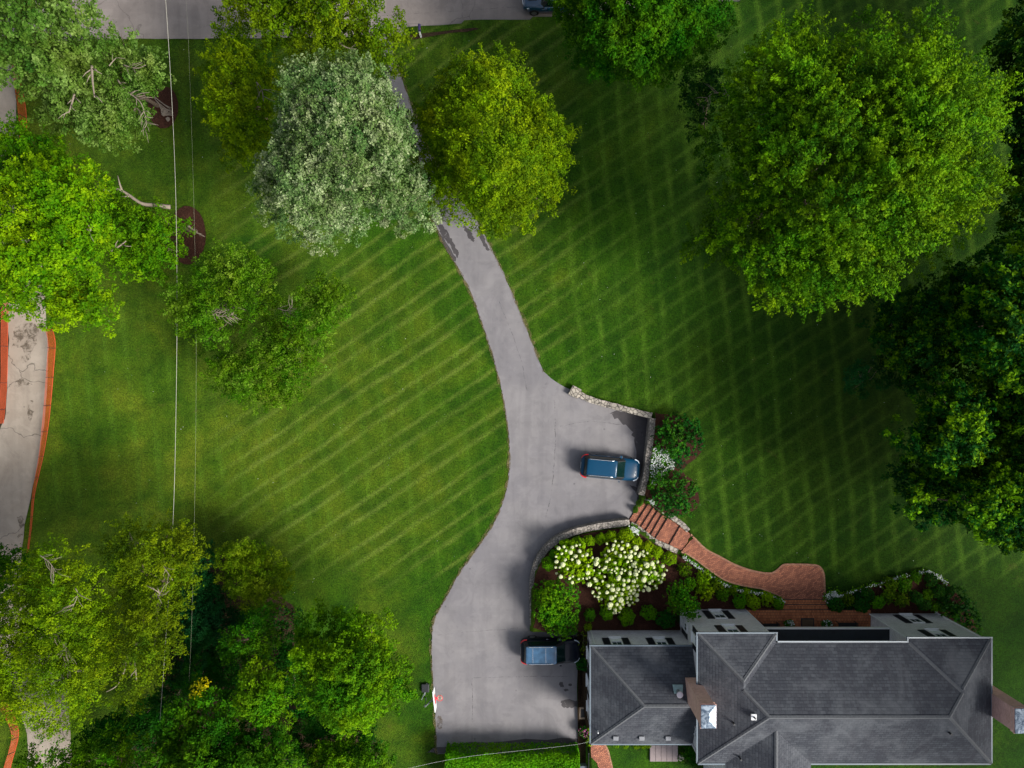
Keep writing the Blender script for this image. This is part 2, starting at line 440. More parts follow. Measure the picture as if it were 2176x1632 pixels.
def net_mat():
    m, nt, b, out = newmat('orange_mesh'); t = NT(nt)
    uv = t.n('ShaderNodeAttribute'); uv.attribute_name = 'net'
    s = t.n('ShaderNodeSeparateXYZ'); t.l(uv.outputs['Vector'], s.inputs[0])
    fx = t.math('FRACT', t.math('MULTIPLY', s.outputs[0], 11.0)); fy = t.math('FRACT', t.math('MULTIPLY', s.outputs[1], 9.0))
    hole = t.math('MULTIPLY', t.math('GREATER_THAN', fx, .26), t.math('GREATER_THAN', fy, .26))
    b.inputs['Base Color'].default_value = (.50, .085, .028, 1); b.inputs['Roughness'].default_value = .5
    tr = t.n('ShaderNodeBsdfTransparent'); mx = t.n('ShaderNodeMixShader')
    t.l(hole, mx.inputs[0]); t.l(b.outputs[0], mx.inputs[1]); t.l(tr.outputs[0], mx.inputs[2]); t.l(mx.outputs[0], out.inputs[0])
    return m

M = {}
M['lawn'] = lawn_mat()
M['asphalt'] = asphalt_mat('worn_asphalt', (.182, .175, .188), (.226, .216, .222), .45, .0)
M['street'] = asphalt_mat('street_concrete', (.235, .205, .190), (.29, .255, .235), .3, .35)
M['concrete'] = asphalt_mat('tan_concrete', (.27, .225, .18), (.33, .285, .235), .6, .6)
def patchy(m, sc=1.6, lo=.40, hi=.56, op=.9):
    nt = m.node_tree; t = NT(nt); out = [n for n in nt.nodes if n.type == 'OUTPUT_MATERIAL'][0]; b = [n for n in nt.nodes if n.type == 'BSDF_PRINCIPLED'][0]
    tr = t.n('ShaderNodeBsdfTransparent'); mx = t.n('ShaderNodeMixShader')
    t.l(t.math('MULTIPLY', t.step(t.noise(t.pos(), sc, 6, .75, .6), lo, hi), op), mx.inputs[0]); t.l(tr.outputs[0], mx.inputs[1]); t.l(b.outputs[0], mx.inputs[2]); t.l(mx.outputs[0], out.inputs[0]); return m
M['stain'] = asphalt_mat('damp_asphalt', (.062, .057, .062), (.082, .076, .08), 0, 0)  # damp tone that also colours the painted shade
M['stain_brown'] = asphalt_mat('damp_concrete', (.11, .085, .06), (.15, .115, .085), 0, 0)
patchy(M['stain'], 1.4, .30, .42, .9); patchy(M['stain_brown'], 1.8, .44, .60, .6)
M['path_brick'] = brick_mat('path_brick', (.50, .185, .10), (.23, .075, .045), (.060, .034, .026), bw=.24, bh=.12, rot=-33)
M['porch_brick'] = brick_mat('porch_brick', (.56, .20, .075), (.34, .10, .036), (.09, .045, .03), bw=.13, bh=.24, rot=0)
M['edge_brick'] = brick_mat('edge_brick', (.50, .27, .16), (.33, .15, .085), (.16, .09, .06), bw=.1, bh=.2, rot=20)
M['white_brick'] = brick_mat('painted_brick', (.82, .81, .84), (.68, .665, .70), (.34, .32, .34), bw=.24, bh=.085, floor=False, dirt=.25)
M['red_brick'] = brick_mat('chimney_brick', (.80, .46, .38), (.62, .31, .25), (.66, .54, .48), bw=.22, bh=.08, floor=False, dirt=.2)
M['shingle'] = shingle_mat()
M['stone'] = stone_mat('rubble_stone')
M['stone_fine'] = stone_mat('rubble_stone_small', 5.0, (.40, .36, .32))
M['mulch'] = mulch_mat()
M['soil'] = mulch_mat('bare_soil', (.022, .015, .009), (.065, .042, .024), 6)
M['zinc'] = metal_cap_mat()
M['net'] = net_mat()
M['white'] = plain('white_paint', (.72, .73, .75), .45, var=.06)
M['gutter_dark'] = plain('weathered_gutter', (.15, .19, .23), .4, var=.15, scale=2)
M['gutter'] = plain('pale_gutter', (.30, .34, .38), .4, var=.12, scale=2)
M['shutter'] = plain('black_shutter', (.012, .013, .018), .45, var=.3)
M['glass'] = plain('dark_glass', (.035, .065, .07), .08, var=.3, spec=.8)
M['blind'] = plain('white_blind', (.80, .82, .84), .6, var=.08)
M['membrane'] = plain('black_roof_membrane', (.010, .015, .022), .5, var=.6, scale=3)
M['porchfloor'] = M['porch_brick']
M['bark'] = plain('tree_bark', (.15, .115, .085), .9, var=.5, scale=9, spec=.1)
M['deadwood'] = plain('bare_branch', (.235, .195, .155), .9, var=.3, scale=8, spec=.1)
M['wire'] = plain('power_line', (.42, .41, .34), .5, var=.1)
M['wire_dark'] = plain('thin_line', (.36, .38, .26), .5, var=.1)
M['navy'] = plain('navy_car_paint', (.002, .046, .105), .3, var=.05, spec=.25, coat=.15)
M['blackpaint'] = plain('black_car_paint', (.002, .005, .014), .3, var=.05, spec=.25, coat=.15)
M['carblue'] = plain('slate_blue_paint', (.003, .040, .095), .3, var=.05, spec=.7, coat=1.0)
M['carglass'] = plain('car_glass', (.003, .016, .015), .12, var=.1, spec=.35)
M['roofglass'] = plain('car_roof_panel', (.045, .11, .20), .2, var=.6, scale=2.5, spec=.5, coat=.3)
M['rubber'] = plain('tyre_rubber', (.015, .015, .016), .8)
M['chrome'] = plain('bright_trim', (.65, .68, .72), .2, .8, var=.05)
M['rim'] = plain('wheel_rim', (.35, .36, .38), .3, .8)
M['tail'] = plain('red_lamp_lens', (.62, .03, .035), .15, var=.1)
M['head'] = plain('clear_lamp_lens', (.62, .70, .78), .1, var=.1, spec=.9)
M['black'] = plain('black_plastic', (.012, .012, .014), .55)
M['iron'] = plain('dark_iron', (.02, .022, .026), .5)
M['deck'] = plain('grey_deck_boards', (.30, .245, .245), .8, var=.15, scale=5)
M['grey_metal'] = plain('grey_metal', (.22, .23, .25), .5, .3)
M['terracotta'] = plain('clay_pot', (.20, .075, .05), .8)
M['mat'] = plain('coir_mat', (.10, .062, .035), .95, var=.3, scale=20)
M['slate'] = plain('blue_grey_slab', (.16, .19, .24), .7)
M['orange'] = plain('orange_plastic', (.48, .07, .02), .5)
M['redplastic'] = plain('red_plastic', (.70, .05, .07), .4)
M['netting'] = plain('white_netting', (.75, .68, .58), .8)
M['navyplastic'] = plain('navy_box', (.03, .02, .09), .4)
M['clover'] = plain('white_petals', (.80, .82, .80), .7, var=.1)
M['cream'] = plain('cream_blossom', (.56, .60, .33), .8, var=.25, scale=18)
M['pinkfl'] = plain('pink_blossom', (.72, .20, .42), .7, var=.3, scale=18)
M['twine'] = plain('frayed_cable', (.60, .60, .56), .7)

L = {}
L['grey_green'] = leafmat('leaf_grey_green', (.040, .090, .016), (.090, .165, .032), (.21, .31, .095))
L['fresh'] = leafmat('leaf_fresh', (.026, .092, .006), (.062, .170, .010), (.15, .30, .018))
L['bright'] = leafmat('leaf_bright', (.034, .110, .005), (.088, .215, .009), (.21, .36, .014))
L['mid'] = leafmat('leaf_mid', (.013, .064, .006), (.032, .115, .010), (.085, .205, .018))
L['dark'] = leafmat('leaf_dark', (.009, .050, .008), (.018, .088, .012), (.040, .16, .022))
L['deep'] = leafmat('leaf_deep', (.006, .032, .007), (.012, .055, .011), (.045, .13, .012))
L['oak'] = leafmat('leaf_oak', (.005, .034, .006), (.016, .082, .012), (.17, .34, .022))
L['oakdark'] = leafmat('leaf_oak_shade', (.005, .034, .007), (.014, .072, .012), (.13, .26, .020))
L['yellow'] = leafmat('leaf_yellow_green', (.042, .105, .003), (.110, .205, .005), (.24, .36, .010))
L['olive'] = leafmat('leaf_olive', (.036, .085, .006), (.082, .150, .009), (.165, .25, .016))
L['silver'] = leafmat('leaf_silver', (.042, .098, .028), (.115, .185, .062), (.32, .375, .215), .15)
L['cedar'] = leafmat('leaf_cedar', (.042, .098, .006), (.108, .195, .014), (.23, .34, .038))
L['cedar2'] = leafmat('leaf_cedar_olive', (.034, .070, .005), (.088, .142, .011), (.18, .25, .026))
L['maple'] = leafmat('leaf_maple', (.022, .082, .004), (.064, .170, .007), (.16, .31, .014))
L['teal'] = leafmat('leaf_teal', (.005, .036, .011), (.012, .068, .018), (.028, .115, .030))
L['khaki'] = leafmat('leaf_khaki', (.034, .092, .008), (.098, .180, .016), (.23, .33, .045))
L['box'] = leafmat('leaf_box', (.075, .18, .007), (.165, .31, .010), (.27, .43, .018), .2)
L['boxdark'] = leafmat('leaf_box_dark', (.032, .12, .009), (.075, .215, .014), (.14, .32, .022), .2)
L['holly'] = leafmat('leaf_holly', (.016, .075, .008), (.042, .150, .014), (.13, .28, .025), .15)
L['hedge'] = leafmat('leaf_hedge', (.030, .125, .005), (.070, .240, .008), (.13, .34, .010), .2)
L['shrub'] = leafmat('leaf_shrub', (.008, .050, .009), (.022, .095, .015), (.060, .18, .022), .15)
L['muted'] = leafmat('leaf_muted', (.022, .078, .006), (.062, .150, .012), (.17, .29, .05))
L['gold'] = leafmat('leaf_gold', (.09, .13, .01), (.20, .20, .012), (.40, .34, .03), .2)
L['white'] = leafmat('petals_white', (.34, .38, .34), (.58, .62, .60), (.78, .80, .78), .1)
L['pink'] = leafmat('petals_pink', (.14, .02, .06), (.55, .12, .28), (.80, .40, .60), .1)
L['litter'] = leafmat('leaf_litter', (.018, .010, .005), (.05, .03, .012), (.10, .06, .025), .0)

# ------------------------------------------------------------------ foliage
def unit(a): return a / (np.linalg.norm(a, axis=-1, keepdims=True) + 1e-9)

def leaves(lobes, per=16, dens=5.0, spray=.9, width=.34, size=.2, seed=0, up=.6, shell=(.72, 1.05), flat=.75, zmin=None, fill=.35, tipv=.25, grad=None):
    """leaf quads of a crown: sprays that grow outward from the skin of each lobe (cx,cy,cz,r)"""
    r_ = np.random.default_rng(seed)
    Vs, Vv = [], []
    for (cx, cy, cz, r) in lobes:
        nc = max(4, int(dens * 4 * r * r))
        nin = int(nc * fill)
        dirs = unit(r_.normal(size=(nc + nin, 3)))
        dirs[:, 2] = np.where(dirs[:, 2] < -.35, -dirs[:, 2], dirs[:, 2])
        rad = r_.uniform(shell[0], shell[1], nc + nin) * r * (1 + .16 * np.sin(dirs[:, 0] * 5 + cx) * np.sin(dirs[:, 1] * 5 + cy))
        rad[nc:] = r_.uniform(.25, .75, nin) * r
        base = np.array([cx, cy, cz]) + dirs * rad[:, None] * np.array([1, 1, flat])
        gdir = unit(dirs + r_.normal(scale=.35, size=dirs.shape) + np.array([0, 0, .15]))
        cv = np.clip(r_.normal(.5, .15, nc + nin) + r_.normal(0, .13), 0, 1)
        n = (nc + nin) * per
        B = np.repeat(base, per, 0); Gd = np.repeat(gdir, per, 0); O = np.repeat(dirs, per, 0)
        t = r_.uniform(0, 1, n) ** .8
        L_ = spray * np.repeat(r_.uniform(.6, 1.25, nc + nin), per)
        side = r_.normal(size=(n, 3)); side -= Gd * (side * Gd).sum(1, keepdims=True)
        pos = B + Gd * (t * L_)[:, None] + side * (width * (1.05 - .75 * t))[:, None]
        nor = unit(O * .7 + np.array([0, 0, up]) + r_.normal(scale=.62, size=(n, 3)))
        a = unit(np.cross(nor, Gd + r_.normal(scale=.5, size=(n, 3))))
        b = np.cross(nor, a)
        sz = size * r_.uniform(.55, 1.25, n)
        ax = a * (sz * .36)[:, None]; bx = b * (sz * .62)[:, None]
        q = np.stack([pos - bx, pos + ax - bx * .1, pos + bx, pos - ax - bx * .1], 1)
        v = np.repeat(cv, per) + r_.normal(scale=.13, size=n) + tipv * (t - .5)
        if zmin is not None:
            k = pos[:, 2] > zmin; q = q[k]; v = v[k]
        Vs.append(q); Vv.append(np.clip(v, 0, 1))
    return np.concatenate(Vs), np.concatenate(Vv)

def crown_lobes(poly, ztop, zedge, lr, seed, gap=0.62, cone=False, holes=()):
    """fill a pixel outline with lobes of radius lr metres along a dome"""
    r_ = np.random.default_rng(seed)
    xs = [p[0] for p in poly]; ys = [p[1] for p in poly]
    c = np.array([sum(xs) / len(xs), sum(ys) / len(ys)])
    # a big sample of candidates, kept by Poisson distance
    N = 2600
    X = r_.uniform(min(xs), max(xs), N); Y = r_.uniform(min(ys), max(ys), N)
    zavg = (ztop + zedge) / 2; pm = PXM * CAMZ / (CAMZ - zavg)
    dd = distpoly(X, Y, poly)
    ok = inpoly(X, Y, poly) & (dd > lr * pm * .33)
    for (hx, hy, hr) in holes: ok &= np.hypot(X - hx, Y - hy) > hr + lr * pm * .5
    X, Y, dd = X[ok], Y[ok], dd[ok]
    if len(X) == 0: return [(*P(c[0], c[1], zavg), lr)]
    dm = dd.max(); out = []; kept = []
    for i in range(len(X)):
        u = dd[i] / dm
        rr = lr * r_.uniform(.62, 1.15)
        need = gap * 2 * lr * pm * .62
        if any((X[i] - a) ** 2 + (Y[i] - b) ** 2 < need * need for a, b in kept): continue
        kept.append((X[i], Y[i]))
        k = u if cone else math.sqrt(max(0, 1 - (1 - u) ** 2))
        ex, ey = c[0] - 1088, c[1] - 816; el_ = math.hypot(ex, ey) + 1e-6
        tt = ((X[i] - c[0]) * ex + (Y[i] - c[1]) * ey) / el_ / (max(max(xs) - min(xs), max(ys) - min(ys)) / 2)
        z = zedge + (ztop - zedge) * k + r_.uniform(-1, 1) * lr * .95 + .28 * (ztop - zedge) * max(-1, min(1, tt)) * min(1, el_ / 500)
        z = max(z, 1.2)
        rr = min(rr, max(lr * .45, dd[i] / pm * 1.05))
        out.append((*P(X[i], Y[i], z), rr))
    return out

def trunk(lobes, base, r0, seed, name='trunk', mat=None, parent=None, nl=7):
    r_ = random.Random(seed)
    b = MB()
    cx = sum(l[0] for l in lobes) / len(lobes); cy = sum(l[1] for l in lobes) / len(lobes); zt = max(l[2] for l in lobes)
    zl = sum(l[2] for l in lobes) / len(lobes)
    x, y, z = base
    pts = [(x, y, z - .2), (x, y, z + .25), (x + (cx - x) * .15, y + (cy - y) * .15, z + (zl - z) * .35),
           (x + (cx - x) * .6, y + (cy - y) * .6, z + (zl - z) * .7), (cx, cy, zl + (zt - zl) * .6)]
    pts = smoothpts(pts, 3, False)
    n = len(pts)
    b.tube(pts, [r0 * (1.5 if i == 0 else 1.0 - .85 * i / n) for i in range(n)], 9)
    pick = r_.sample(lobes, min(nl, len(lobes)))
    for l in pick:
        s = pts[r_.randint(n // 3, n - 3)]
        e = (l[0], l[1], l[2] - l[3] * .1)
        m1 = tuple(s[k] * .6 + e[k] * .4 + (r_.uniform(-.4, .4) if k < 2 else -.1) for k in range(3))
        m2 = tuple(s[k] * .25 + e[k] * .75 + r_.uniform(-.3, .3) for k in range(3))
        b.tube(smoothpts([s, m1, m2, e], 3, False), [r0 * .42 * (1 - i / 10.5) for i in range(10)], 6)
    lo = [(v[0] - base[0], v[1] - base[1], v[2] - base[2]) for v in b.v]
    b.v = lo
    return b.build(name, mat or M['bark'], parent, smooth=True)

def crown_obj(name, Q, v, base, mat, parent):
    me = quads_mesh(name, Q - np.array(base)[None, None, :], v)
    return link(name, me, mat, parent)

def tree(name, label, cat, poly, ztop, zedge, lr, mat, seed, basepx=None, r0=.28, group=None, cone=False, holes=(), gap=.62, **kw):
    lobes = crown_lobes(poly, ztop, zedge, lr, seed, gap, cone, holes)
    if basepx: base = G(*basepx)
    else:
        cx = sum(l[0] for l in lobes) / len(lobes); cy = sum(l[1] for l in lobes) / len(lobes)
        # the foot of the trunk: below the crown, as far under it as the outline allows
        bx = 1088 + cx * PXM; by = 816 - cy * PXM
        cpx = sum(p[0] for p in poly) / len(poly); cpy = sum(p[1] for p in poly) / len(poly)
        for k_ in range(21):
            t_ = k_ / 20; qx, qy = bx + (cpx - bx) * t_, by + (cpy - by) * t_
            if inpoly(np.array([qx]), np.array([qy]), poly)[0] and distpoly(np.array([qx]), np.array([qy]), poly)[0] > 32: break
        base = G(qx, qy)
    root = empty(name, base, label, cat, group)
    Q, v = leaves(lobes, seed=seed, **kw)
    crown_obj('crown', Q, v, base, L[mat], root)
    trunk(lobes, base, r0, seed, parent=root)
    return root, base, lobes

def twig(parent, base, pxs, z0, z1, r=.05, seed=0, side=5, mat='deadwood', name='branch', sl=1.1):
    """a bare branch seen in the photo, with side twigs"""
    r_ = random.Random(seed)
    n = len(pxs)
    pts = [P(px, py, z0 + (z1 - z0) * i / (n - 1)) for i, (px, py) in enumerate(pxs)]
    pts = smoothpts(pts, 4, False)
    b = MB(); k = len(pts)
    b.tube(pts, [r * (1 - .7 * i / k) for i in range(k)], 6)
    for _ in range(side):
        i = r_.randint(1, k - 2); p = Vector(pts[i]); dr = (Vector(pts[i + 1]) - Vector(pts[i - 1])).normalized()
        sd = Vector((-dr.y, dr.x, r_.uniform(-.1, .4))) * r_.choice((-1, 1))
        e = p + (dr * .8 + sd * r_.uniform(.5, 1)) * r_.uniform(.4, 1) * sl
        mid = (p + e) / 2 + Vector((r_.uniform(-.1, .1), r_.uniform(-.1, .1), .05))
        b.tube([p, mid, e], [r * .5, r * .35, r * .15], 5)
    b.v = [(v[0] - base[0], v[1] - base[1], v[2] - base[2]) for v in b.v]
    return b.build(name, M[mat], parent, smooth=True)

# ------------------------------------------------------------------ the ground
def axis(lo, hi, st, far):
    a = list(np.arange(lo, hi + 1e-6, st)); s = st; b = hi; up = []
    while b < far: s *= 1.35; b += s; up.append(b)
    s = st; b = lo; dn = []
    while b > -far: s *= 1.35; b -= s; dn.append(b)
    return np.array(dn[::-1] + a + up)
gx = axis(-46, 46, .25, 420); gy = axis(-35, 35, .25, 420)
XX, YY = np.meshgrid(gx, gy)
ZZ = H(XX, YY) + .015 * np.sin(XX * .9 + 1.3 * np.sin(YY * .7)) * np.sin(YY * .8) - .015
nx, ny = len(gx), len(gy)
me = bpy.data.meshes.new('lawn')
co = np.stack([XX, YY, ZZ], -1).reshape(-1, 3).astype(np.float32)
idx = np.arange(nx * ny).reshape(ny, nx)
F = np.stack([idx[:-1, :-1], idx[:-1, 1:], idx[1:, 1:], idx[1:, :-1]], -1).reshape(-1, 4)
me.vertices.add(len(co)); me.vertices.foreach_set('co', co.ravel())
me.loops.add(F.size); me.loops.foreach_set('vertex_index', F.ravel().astype(np.int32))
me.polygons.add(len(F)); me.polygons.foreach_set('loop_start', np.arange(0, F.size, 4, dtype=np.int32)); me.polygons.foreach_set('loop_total', np.full(len(F), 4, dtype=np.int32))
me.update(calc_edges=True)
me.polygons.foreach_set('use_smooth', [True] * len(F))
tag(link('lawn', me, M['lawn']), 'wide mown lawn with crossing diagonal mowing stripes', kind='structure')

def drape(name, pts, dz, mat, step=.5, flat=None, parent=None):
    """a sheet following the ground inside a world outline"""
    xs = [p[0] for p in pts]; ys = [p[1] for p in pts]
    V = [Vector(p[:2]) for p in pts]; n = len(V)
    if flat is None:
        X, Y = np.meshgrid(np.arange(min(xs), max(xs), step), np.arange(min(ys), max(ys), step))
        X = X.ravel(); Y = Y.ravel(); k = inpoly(X, Y, pts) & (distpoly(X, Y, pts) > step * .4)
        V += [Vector((a, b)) for a, b in zip(X[k], Y[k])]
    r = delaunay_2d_cdt(V, [(i, (i + 1) % n) for i in range(n)], [], 1, 1e-5)
    vx = np.array([v.x for v in r[0]]); vy = np.array([v.y for v in r[0]])
    z = (H(vx, vy) + dz) if flat is None else np.full(len(vx), flat)
    me = bpy.data.meshes.new(name); me.from_pydata(list(zip(vx, vy, z)), [], [tuple(f) for f in r[2]])
    return link(name, me, mat, parent)

def ragged(pts, amp, seed, n=4):
    r_ = random.Random(seed); out = []
    for i, p in enumerate(pts):
        q = pts[(i + 1) % len(pts)]
        for k in range(n):
            t = k / n
            out.append((p[0] + (q[0] - p[0]) * t + r_.uniform(-amp, amp), p[1] + (q[1] - p[1]) * t + r_.uniform(-amp, amp)))
    return out

DRIVE = [(795, 40), (812, 140), (838, 210), (868, 280), (893, 350), (915, 450), (935, 500), (965, 555), (1000, 620), (1025, 690), (1048, 760), (1066, 830), (1078, 900), (1083, 970), (1076, 1040), (1050, 1110), (1010, 1170), (975, 1220), (945, 1275), (922, 1320), (917, 1380), (920, 1450), (925, 1520), (928, 1602)]
DRIVE_R = [(1228, 1600), (1227, 1500), (1227, 1340), (1131, 1335), (1131, 1262)] + WALL_CURVE[1:] + [(1362, 1062)] + WALL_EAST[::-1][1:] + WALL_NORTH[::-1][1:] + [(1180, 812), (1156, 790), (1140, 755), (1120, 700), (1095, 640), (1070, 580), (1045, 530), (1020, 480), (985, 430), (940, 370), (905, 310), (880, 240), (855, 170), (835, 110), (830, 40)]
left = smoothpts(DRIVE, 4, False)
dr = ground_pts(left + DRIVE_R[:4]) + ground_pts(smoothpts(DRIVE_R[3:11], 3, False)) + ground_pts(DRIVE_R[11:])
tag(drape('driveway', ragged(dr, .05, 3, 4), 0, M['asphalt'], flat=.035), 'grey asphalt driveway curving down to the house court', kind='structure')
STREET = [(-900, 100), (0, 96), (200, 84), (460, 82), (700, 80), (870, 76), (1000, 58), (1150, 50), (1350, 38), (1560, 20), (1800, 8), (2176, -6), (3000, -30), (3000, -320), (-900, -320)]
tag(drape('street', ragged(ground_pts(STREET), .05, 4, 8), 0, M['street'], flat=.05), 'pale worn street along the top', kind='structure')
NB = [(-400, 130), (0, 130), (32, 190), (38, 280), (60, 380), (85, 500), (100, 690), (103, 760), (100, 850), (90, 930), (76, 1010), (62, 1080), (50, 1140), (48, 1240), (90, 1350), (140, 1450), (150, 1560), (150, 1800), (30, 1800), (60, 1600), (40, 1500), (0, 1400), (-100, 1300), (-60, 1100), (-20, 960), (5, 900), (12, 800), (14, 690), (-20, 560), (-60, 420), (-400, 400)]
tag(drape('side_lane', ragged(ground_pts(smoothpts(NB, 3)), .05, 5, 1), 0, M['concrete'], flat=.04), 'tan cracked concrete lane beside the lawn', kind='structure')

def dark_patch(pts, z=.042, mat='stain', amp=.12, seed=1, name='damp_patch', label='dark damp patch on the driveway'):  # dark sheets for damp marks and for painted shade
    w = ground_pts(smoothpts(pts, 3)); return tag(drape(name, ragged(w, amp, seed, 2), 0, M[mat], flat=z), label, kind='structure')
dark_patch([(1318, 868), (1384, 884), (1379, 950), (1372, 1000), (1367, 990), (1371, 925), (1352, 920), (1346, 908), (1362, 897), (1342, 893), (1334, 882)], seed=2)  # wet mark plus the shade of both court walls, painted
dark_patch([(1300, 875), (1384, 884), (1376, 990), (1366, 1040), (1350, 1035), (1350, 940), (1330, 905)], z=.0395, seed=31, amp=.2)  # wider sheet of the same damp and painted wall shade
dark_patch([(1335, 1030), (1362, 1040), (1368, 1058), (1340, 1104), (1334, 1108), (1352, 1066), (1352, 1046)], seed=3, amp=.05)
dark_patch([(1193, 1487), (1224, 1488), (1224, 1500), (1202, 1504), (1195, 1500)], seed=4, amp=.08)
dark_patch([(1189, 1450), (1196, 1450), (1197, 1459), (1191, 1460)], seed=5, amp=.06)
dark_patch([(1208, 1453), (1215, 1453), (1214, 1457), (1208, 1457)], seed=6, amp=.04)
dark_patch([(1198, 1464), (1206, 1463), (1207, 1467), (1200, 1468)], seed=7, amp=.04)
dark_patch([(930, 1590), (1000, 1578), (1228, 1570), (1228, 1600), (930, 1602)], seed=8, amp=.12)  # shade north of the hedge, painted as a dark sheet
dark_patch([(930, 480), (940, 478), (958, 505), (966, 520), (976, 540), (970, 546), (955, 520), (948, 512), (940, 500)], seed=9, amp=.09)  # this and the next streaks paint damp and tree shade on the drive
dark_patch([(985, 480), (1000, 488), (1004, 500), (1008, 512), (1000, 510), (994, 500)], seed=19, amp=.09)
dark_patch([(1012, 490), (1024, 494), (1032, 512), (1040, 530), (1034, 532), (1024, 515)], seed=20, amp=.07)
dark_patch([(932, 500), (938, 500), (968, 548), (962, 552)], seed=10, amp=.05)
dark_patch([(150 - 105, 690), (78, 690), (80, 730), (70, 740), (62, 765), (48, 770), (50, 740), (28, 735), (32, 700)], z=.048, mat='stain_brown', seed=11, name='damp_patch')
dark_patch([(35, 808), (52, 806), (55, 812), (72, 815), (68, 820), (50, 818), (36, 826)], z=.048, mat='stain_brown', seed=12, amp=.1)
dark_patch([(62, 855), (70, 850), (72, 875), (64, 898), (60, 875)], z=.048, mat='stain_brown', seed=13, amp=.08)
dark_patch([(38, 1100), (50, 1098), (52, 1130), (38, 1142), (42, 1118)], z=.048, mat='stain_brown', seed=14, amp=.06)
dark_patch([(930, 1520), (938, 1522), (940, 1545), (930, 1548)], z=.046, mat='stain_brown', seed=15, amp=.05)

# soil and mulch
def bed(name, px, mat='mulch', dz=.035, sub=3, seed=0, label=None):
    w = [G(a, b)[:2] for a, b in smoothpts(px, sub)]
    return tag(drape(name, ragged(w, .04, seed, 1), dz, M[mat], step=.4), label, kind='structure')
BED1 = [(1134, 1334), (1134, 1240), (1143, 1200), (1168, 1165), (1207, 1140), (1261, 1125), (1338, 1115), (1352, 1128), (1395, 1158), (1445, 1180), (1500, 1214), (1540, 1240), (1580, 1253), (1620, 1260), (1661, 1277), (1661, 1300), (1600, 1302), (1440, 1302), (1440, 1345), (1250, 1345), (1236, 1342)]
bed('mulch_bed', BED1, seed=1, label='dark mulch bed behind the curved stone wall')
bed('mulch_bed', [(1758, 1277), (1800, 1262), (1860, 1237), (1930, 1217), (1965, 1213), (2000, 1225), (2030, 1260), (2060, 1300), (2060, 1350), (1845, 1320), (1845, 1298), (1758, 1298)], seed=2, label='dark mulch bed below the east lawn')
bed('mulch_bed', [(1389, 886), (1402, 880), (1440, 885), (1485, 915), (1490, 960), (1450, 1000), (1480, 1030), (1480, 1080), (1425, 1095), (1372, 1058), (1376, 1000)], seed=3, label='mulch bed beside the parking court')
def ring(cx, cy, rx, ry, n=22): return [(cx + rx * math.cos(2 * math.pi * k / n), cy + ry * math.sin(2 * math.pi * k / n)) for k in range(n)]
bed('mulch_ring', ring(347, 228, 33, 45), dz=.04, sub=1, seed=4, label='round mulch ring with exposed tree roots')
bed('mulch_ring', ring(398, 500, 40, 62), dz=.04, sub=1, seed=5, label='oval mulch ring under a leaning tree')
bed('bare_soil', [(440, 1180), (500, 1190), (560, 1200), (600, 1270), (625, 1290), (625, 1330), (640, 1400), (650, 1560), (780, 1550), (810, 1632), (800, 1750), (150, 1750), (330, 1500), (380, 1300)], seed=6, mat='soil', dz=.03, label='bare brown soil under the southern trees')
bed('bare_soil', [(1228, 1335), (1247, 1335), (1250, 1580), (1258, 1632), (1260, 1760), (1238, 1760), (1228, 1600)], seed=7, mat='soil', dz=.045, sub=1, label='narrow soil strip beside the house wall')
bed('bare_soil', [(868, 76), (945, 66), (1010, 60), (1010, 65), (940, 74), (870, 86)], seed=8, mat='soil', dz=.055, label='reddish dirt verge beside the street')
bed('bare_soil', [(-60, 560), (14, 680), (16, 800), (14, 860), (4, 905), (-60, 960)], seed=9, mat='soil', dz=.045, label='dirt verge at the far side of the lane')

M['verge'] = mulch_mat('worn_verge', (.10, .085, .035), (.22, .18, .09), 7)
patchy(M['verge'], 1.7, .38, .62, .65)
def verge(px, w, seed):
    c = [P(a, b)[:2] for a, b in smoothpts(px, 6, False)]; r_ = random.Random(seed); l, q_ = [], []
    for i, p in enumerate(c):
        q0 = c[max(i - 1, 0)]; q1 = c[min(i + 1, len(c) - 1)]; tx, ty = q1[0] - q0[0], q1[1] - q0[1]; k = math.hypot(tx, ty) or 1
        a = w * r_.uniform(.3, 1.2); b_ = w * r_.uniform(.1, .5)
        l.append((p[0] - ty / k * a, p[1] + tx / k * a)); q_.append((p[0] + ty / k * b_, p[1] - tx / k * b_))
    n = len(l); vs = [(*p, float(max(H(*p), .035)) + .012) for p in l + q_]
    me = bpy.data.meshes.new('worn_verge'); me.from_pydata(vs, [], [(i, n + i, n + i + 1, i + 1) for i in range(n - 1)])
    tag(link('worn_verge', me, M['verge']), 'worn strip of dirt and dry grass along the drive edge', kind='structure')
verge(DRIVE[::-1], .22, 1)
verge(DRIVE_R[::-1][:14], .26, 2)
M['seam'] = asphalt_mat('tar_seam', (.12, .115, .12), (.14, .13, .135), 0, 0); patchy(M['seam'], 2.2, .44, .56, .55)
def seam(px, w=.035, seed=1, z=.039):
    r_ = random.Random(seed); c = [P(a + r_.uniform(-1, 1), b + r_.uniform(-1, 1))[:2] for a, b in smoothpts(px, 5, False)]
    l, q_ = [], []
    for i, p in enumerate(c):
        q0 = c[max(i - 1, 0)]; q1 = c[min(i + 1, len(c) - 1)]; tx, ty = q1[0] - q0[0], q1[1] - q0[1]; k = math.hypot(tx, ty) or 1; a = w * r_.uniform(.4, 1)
        l.append((p[0] - ty / k * a, p[1] + tx / k * a, z)); q_.append((p[0] + ty / k * a, p[1] - tx / k * a, z))
    n = len(l); me = bpy.data.meshes.new('tar_seam'); me.from_pydata(l + q_, [], [(i, n + i, n + i + 1, i + 1) for i in range(n - 1)])
    tag(link('tar_seam', me, M['seam']), 'thin dark seam in the worn asphalt', kind='structure')
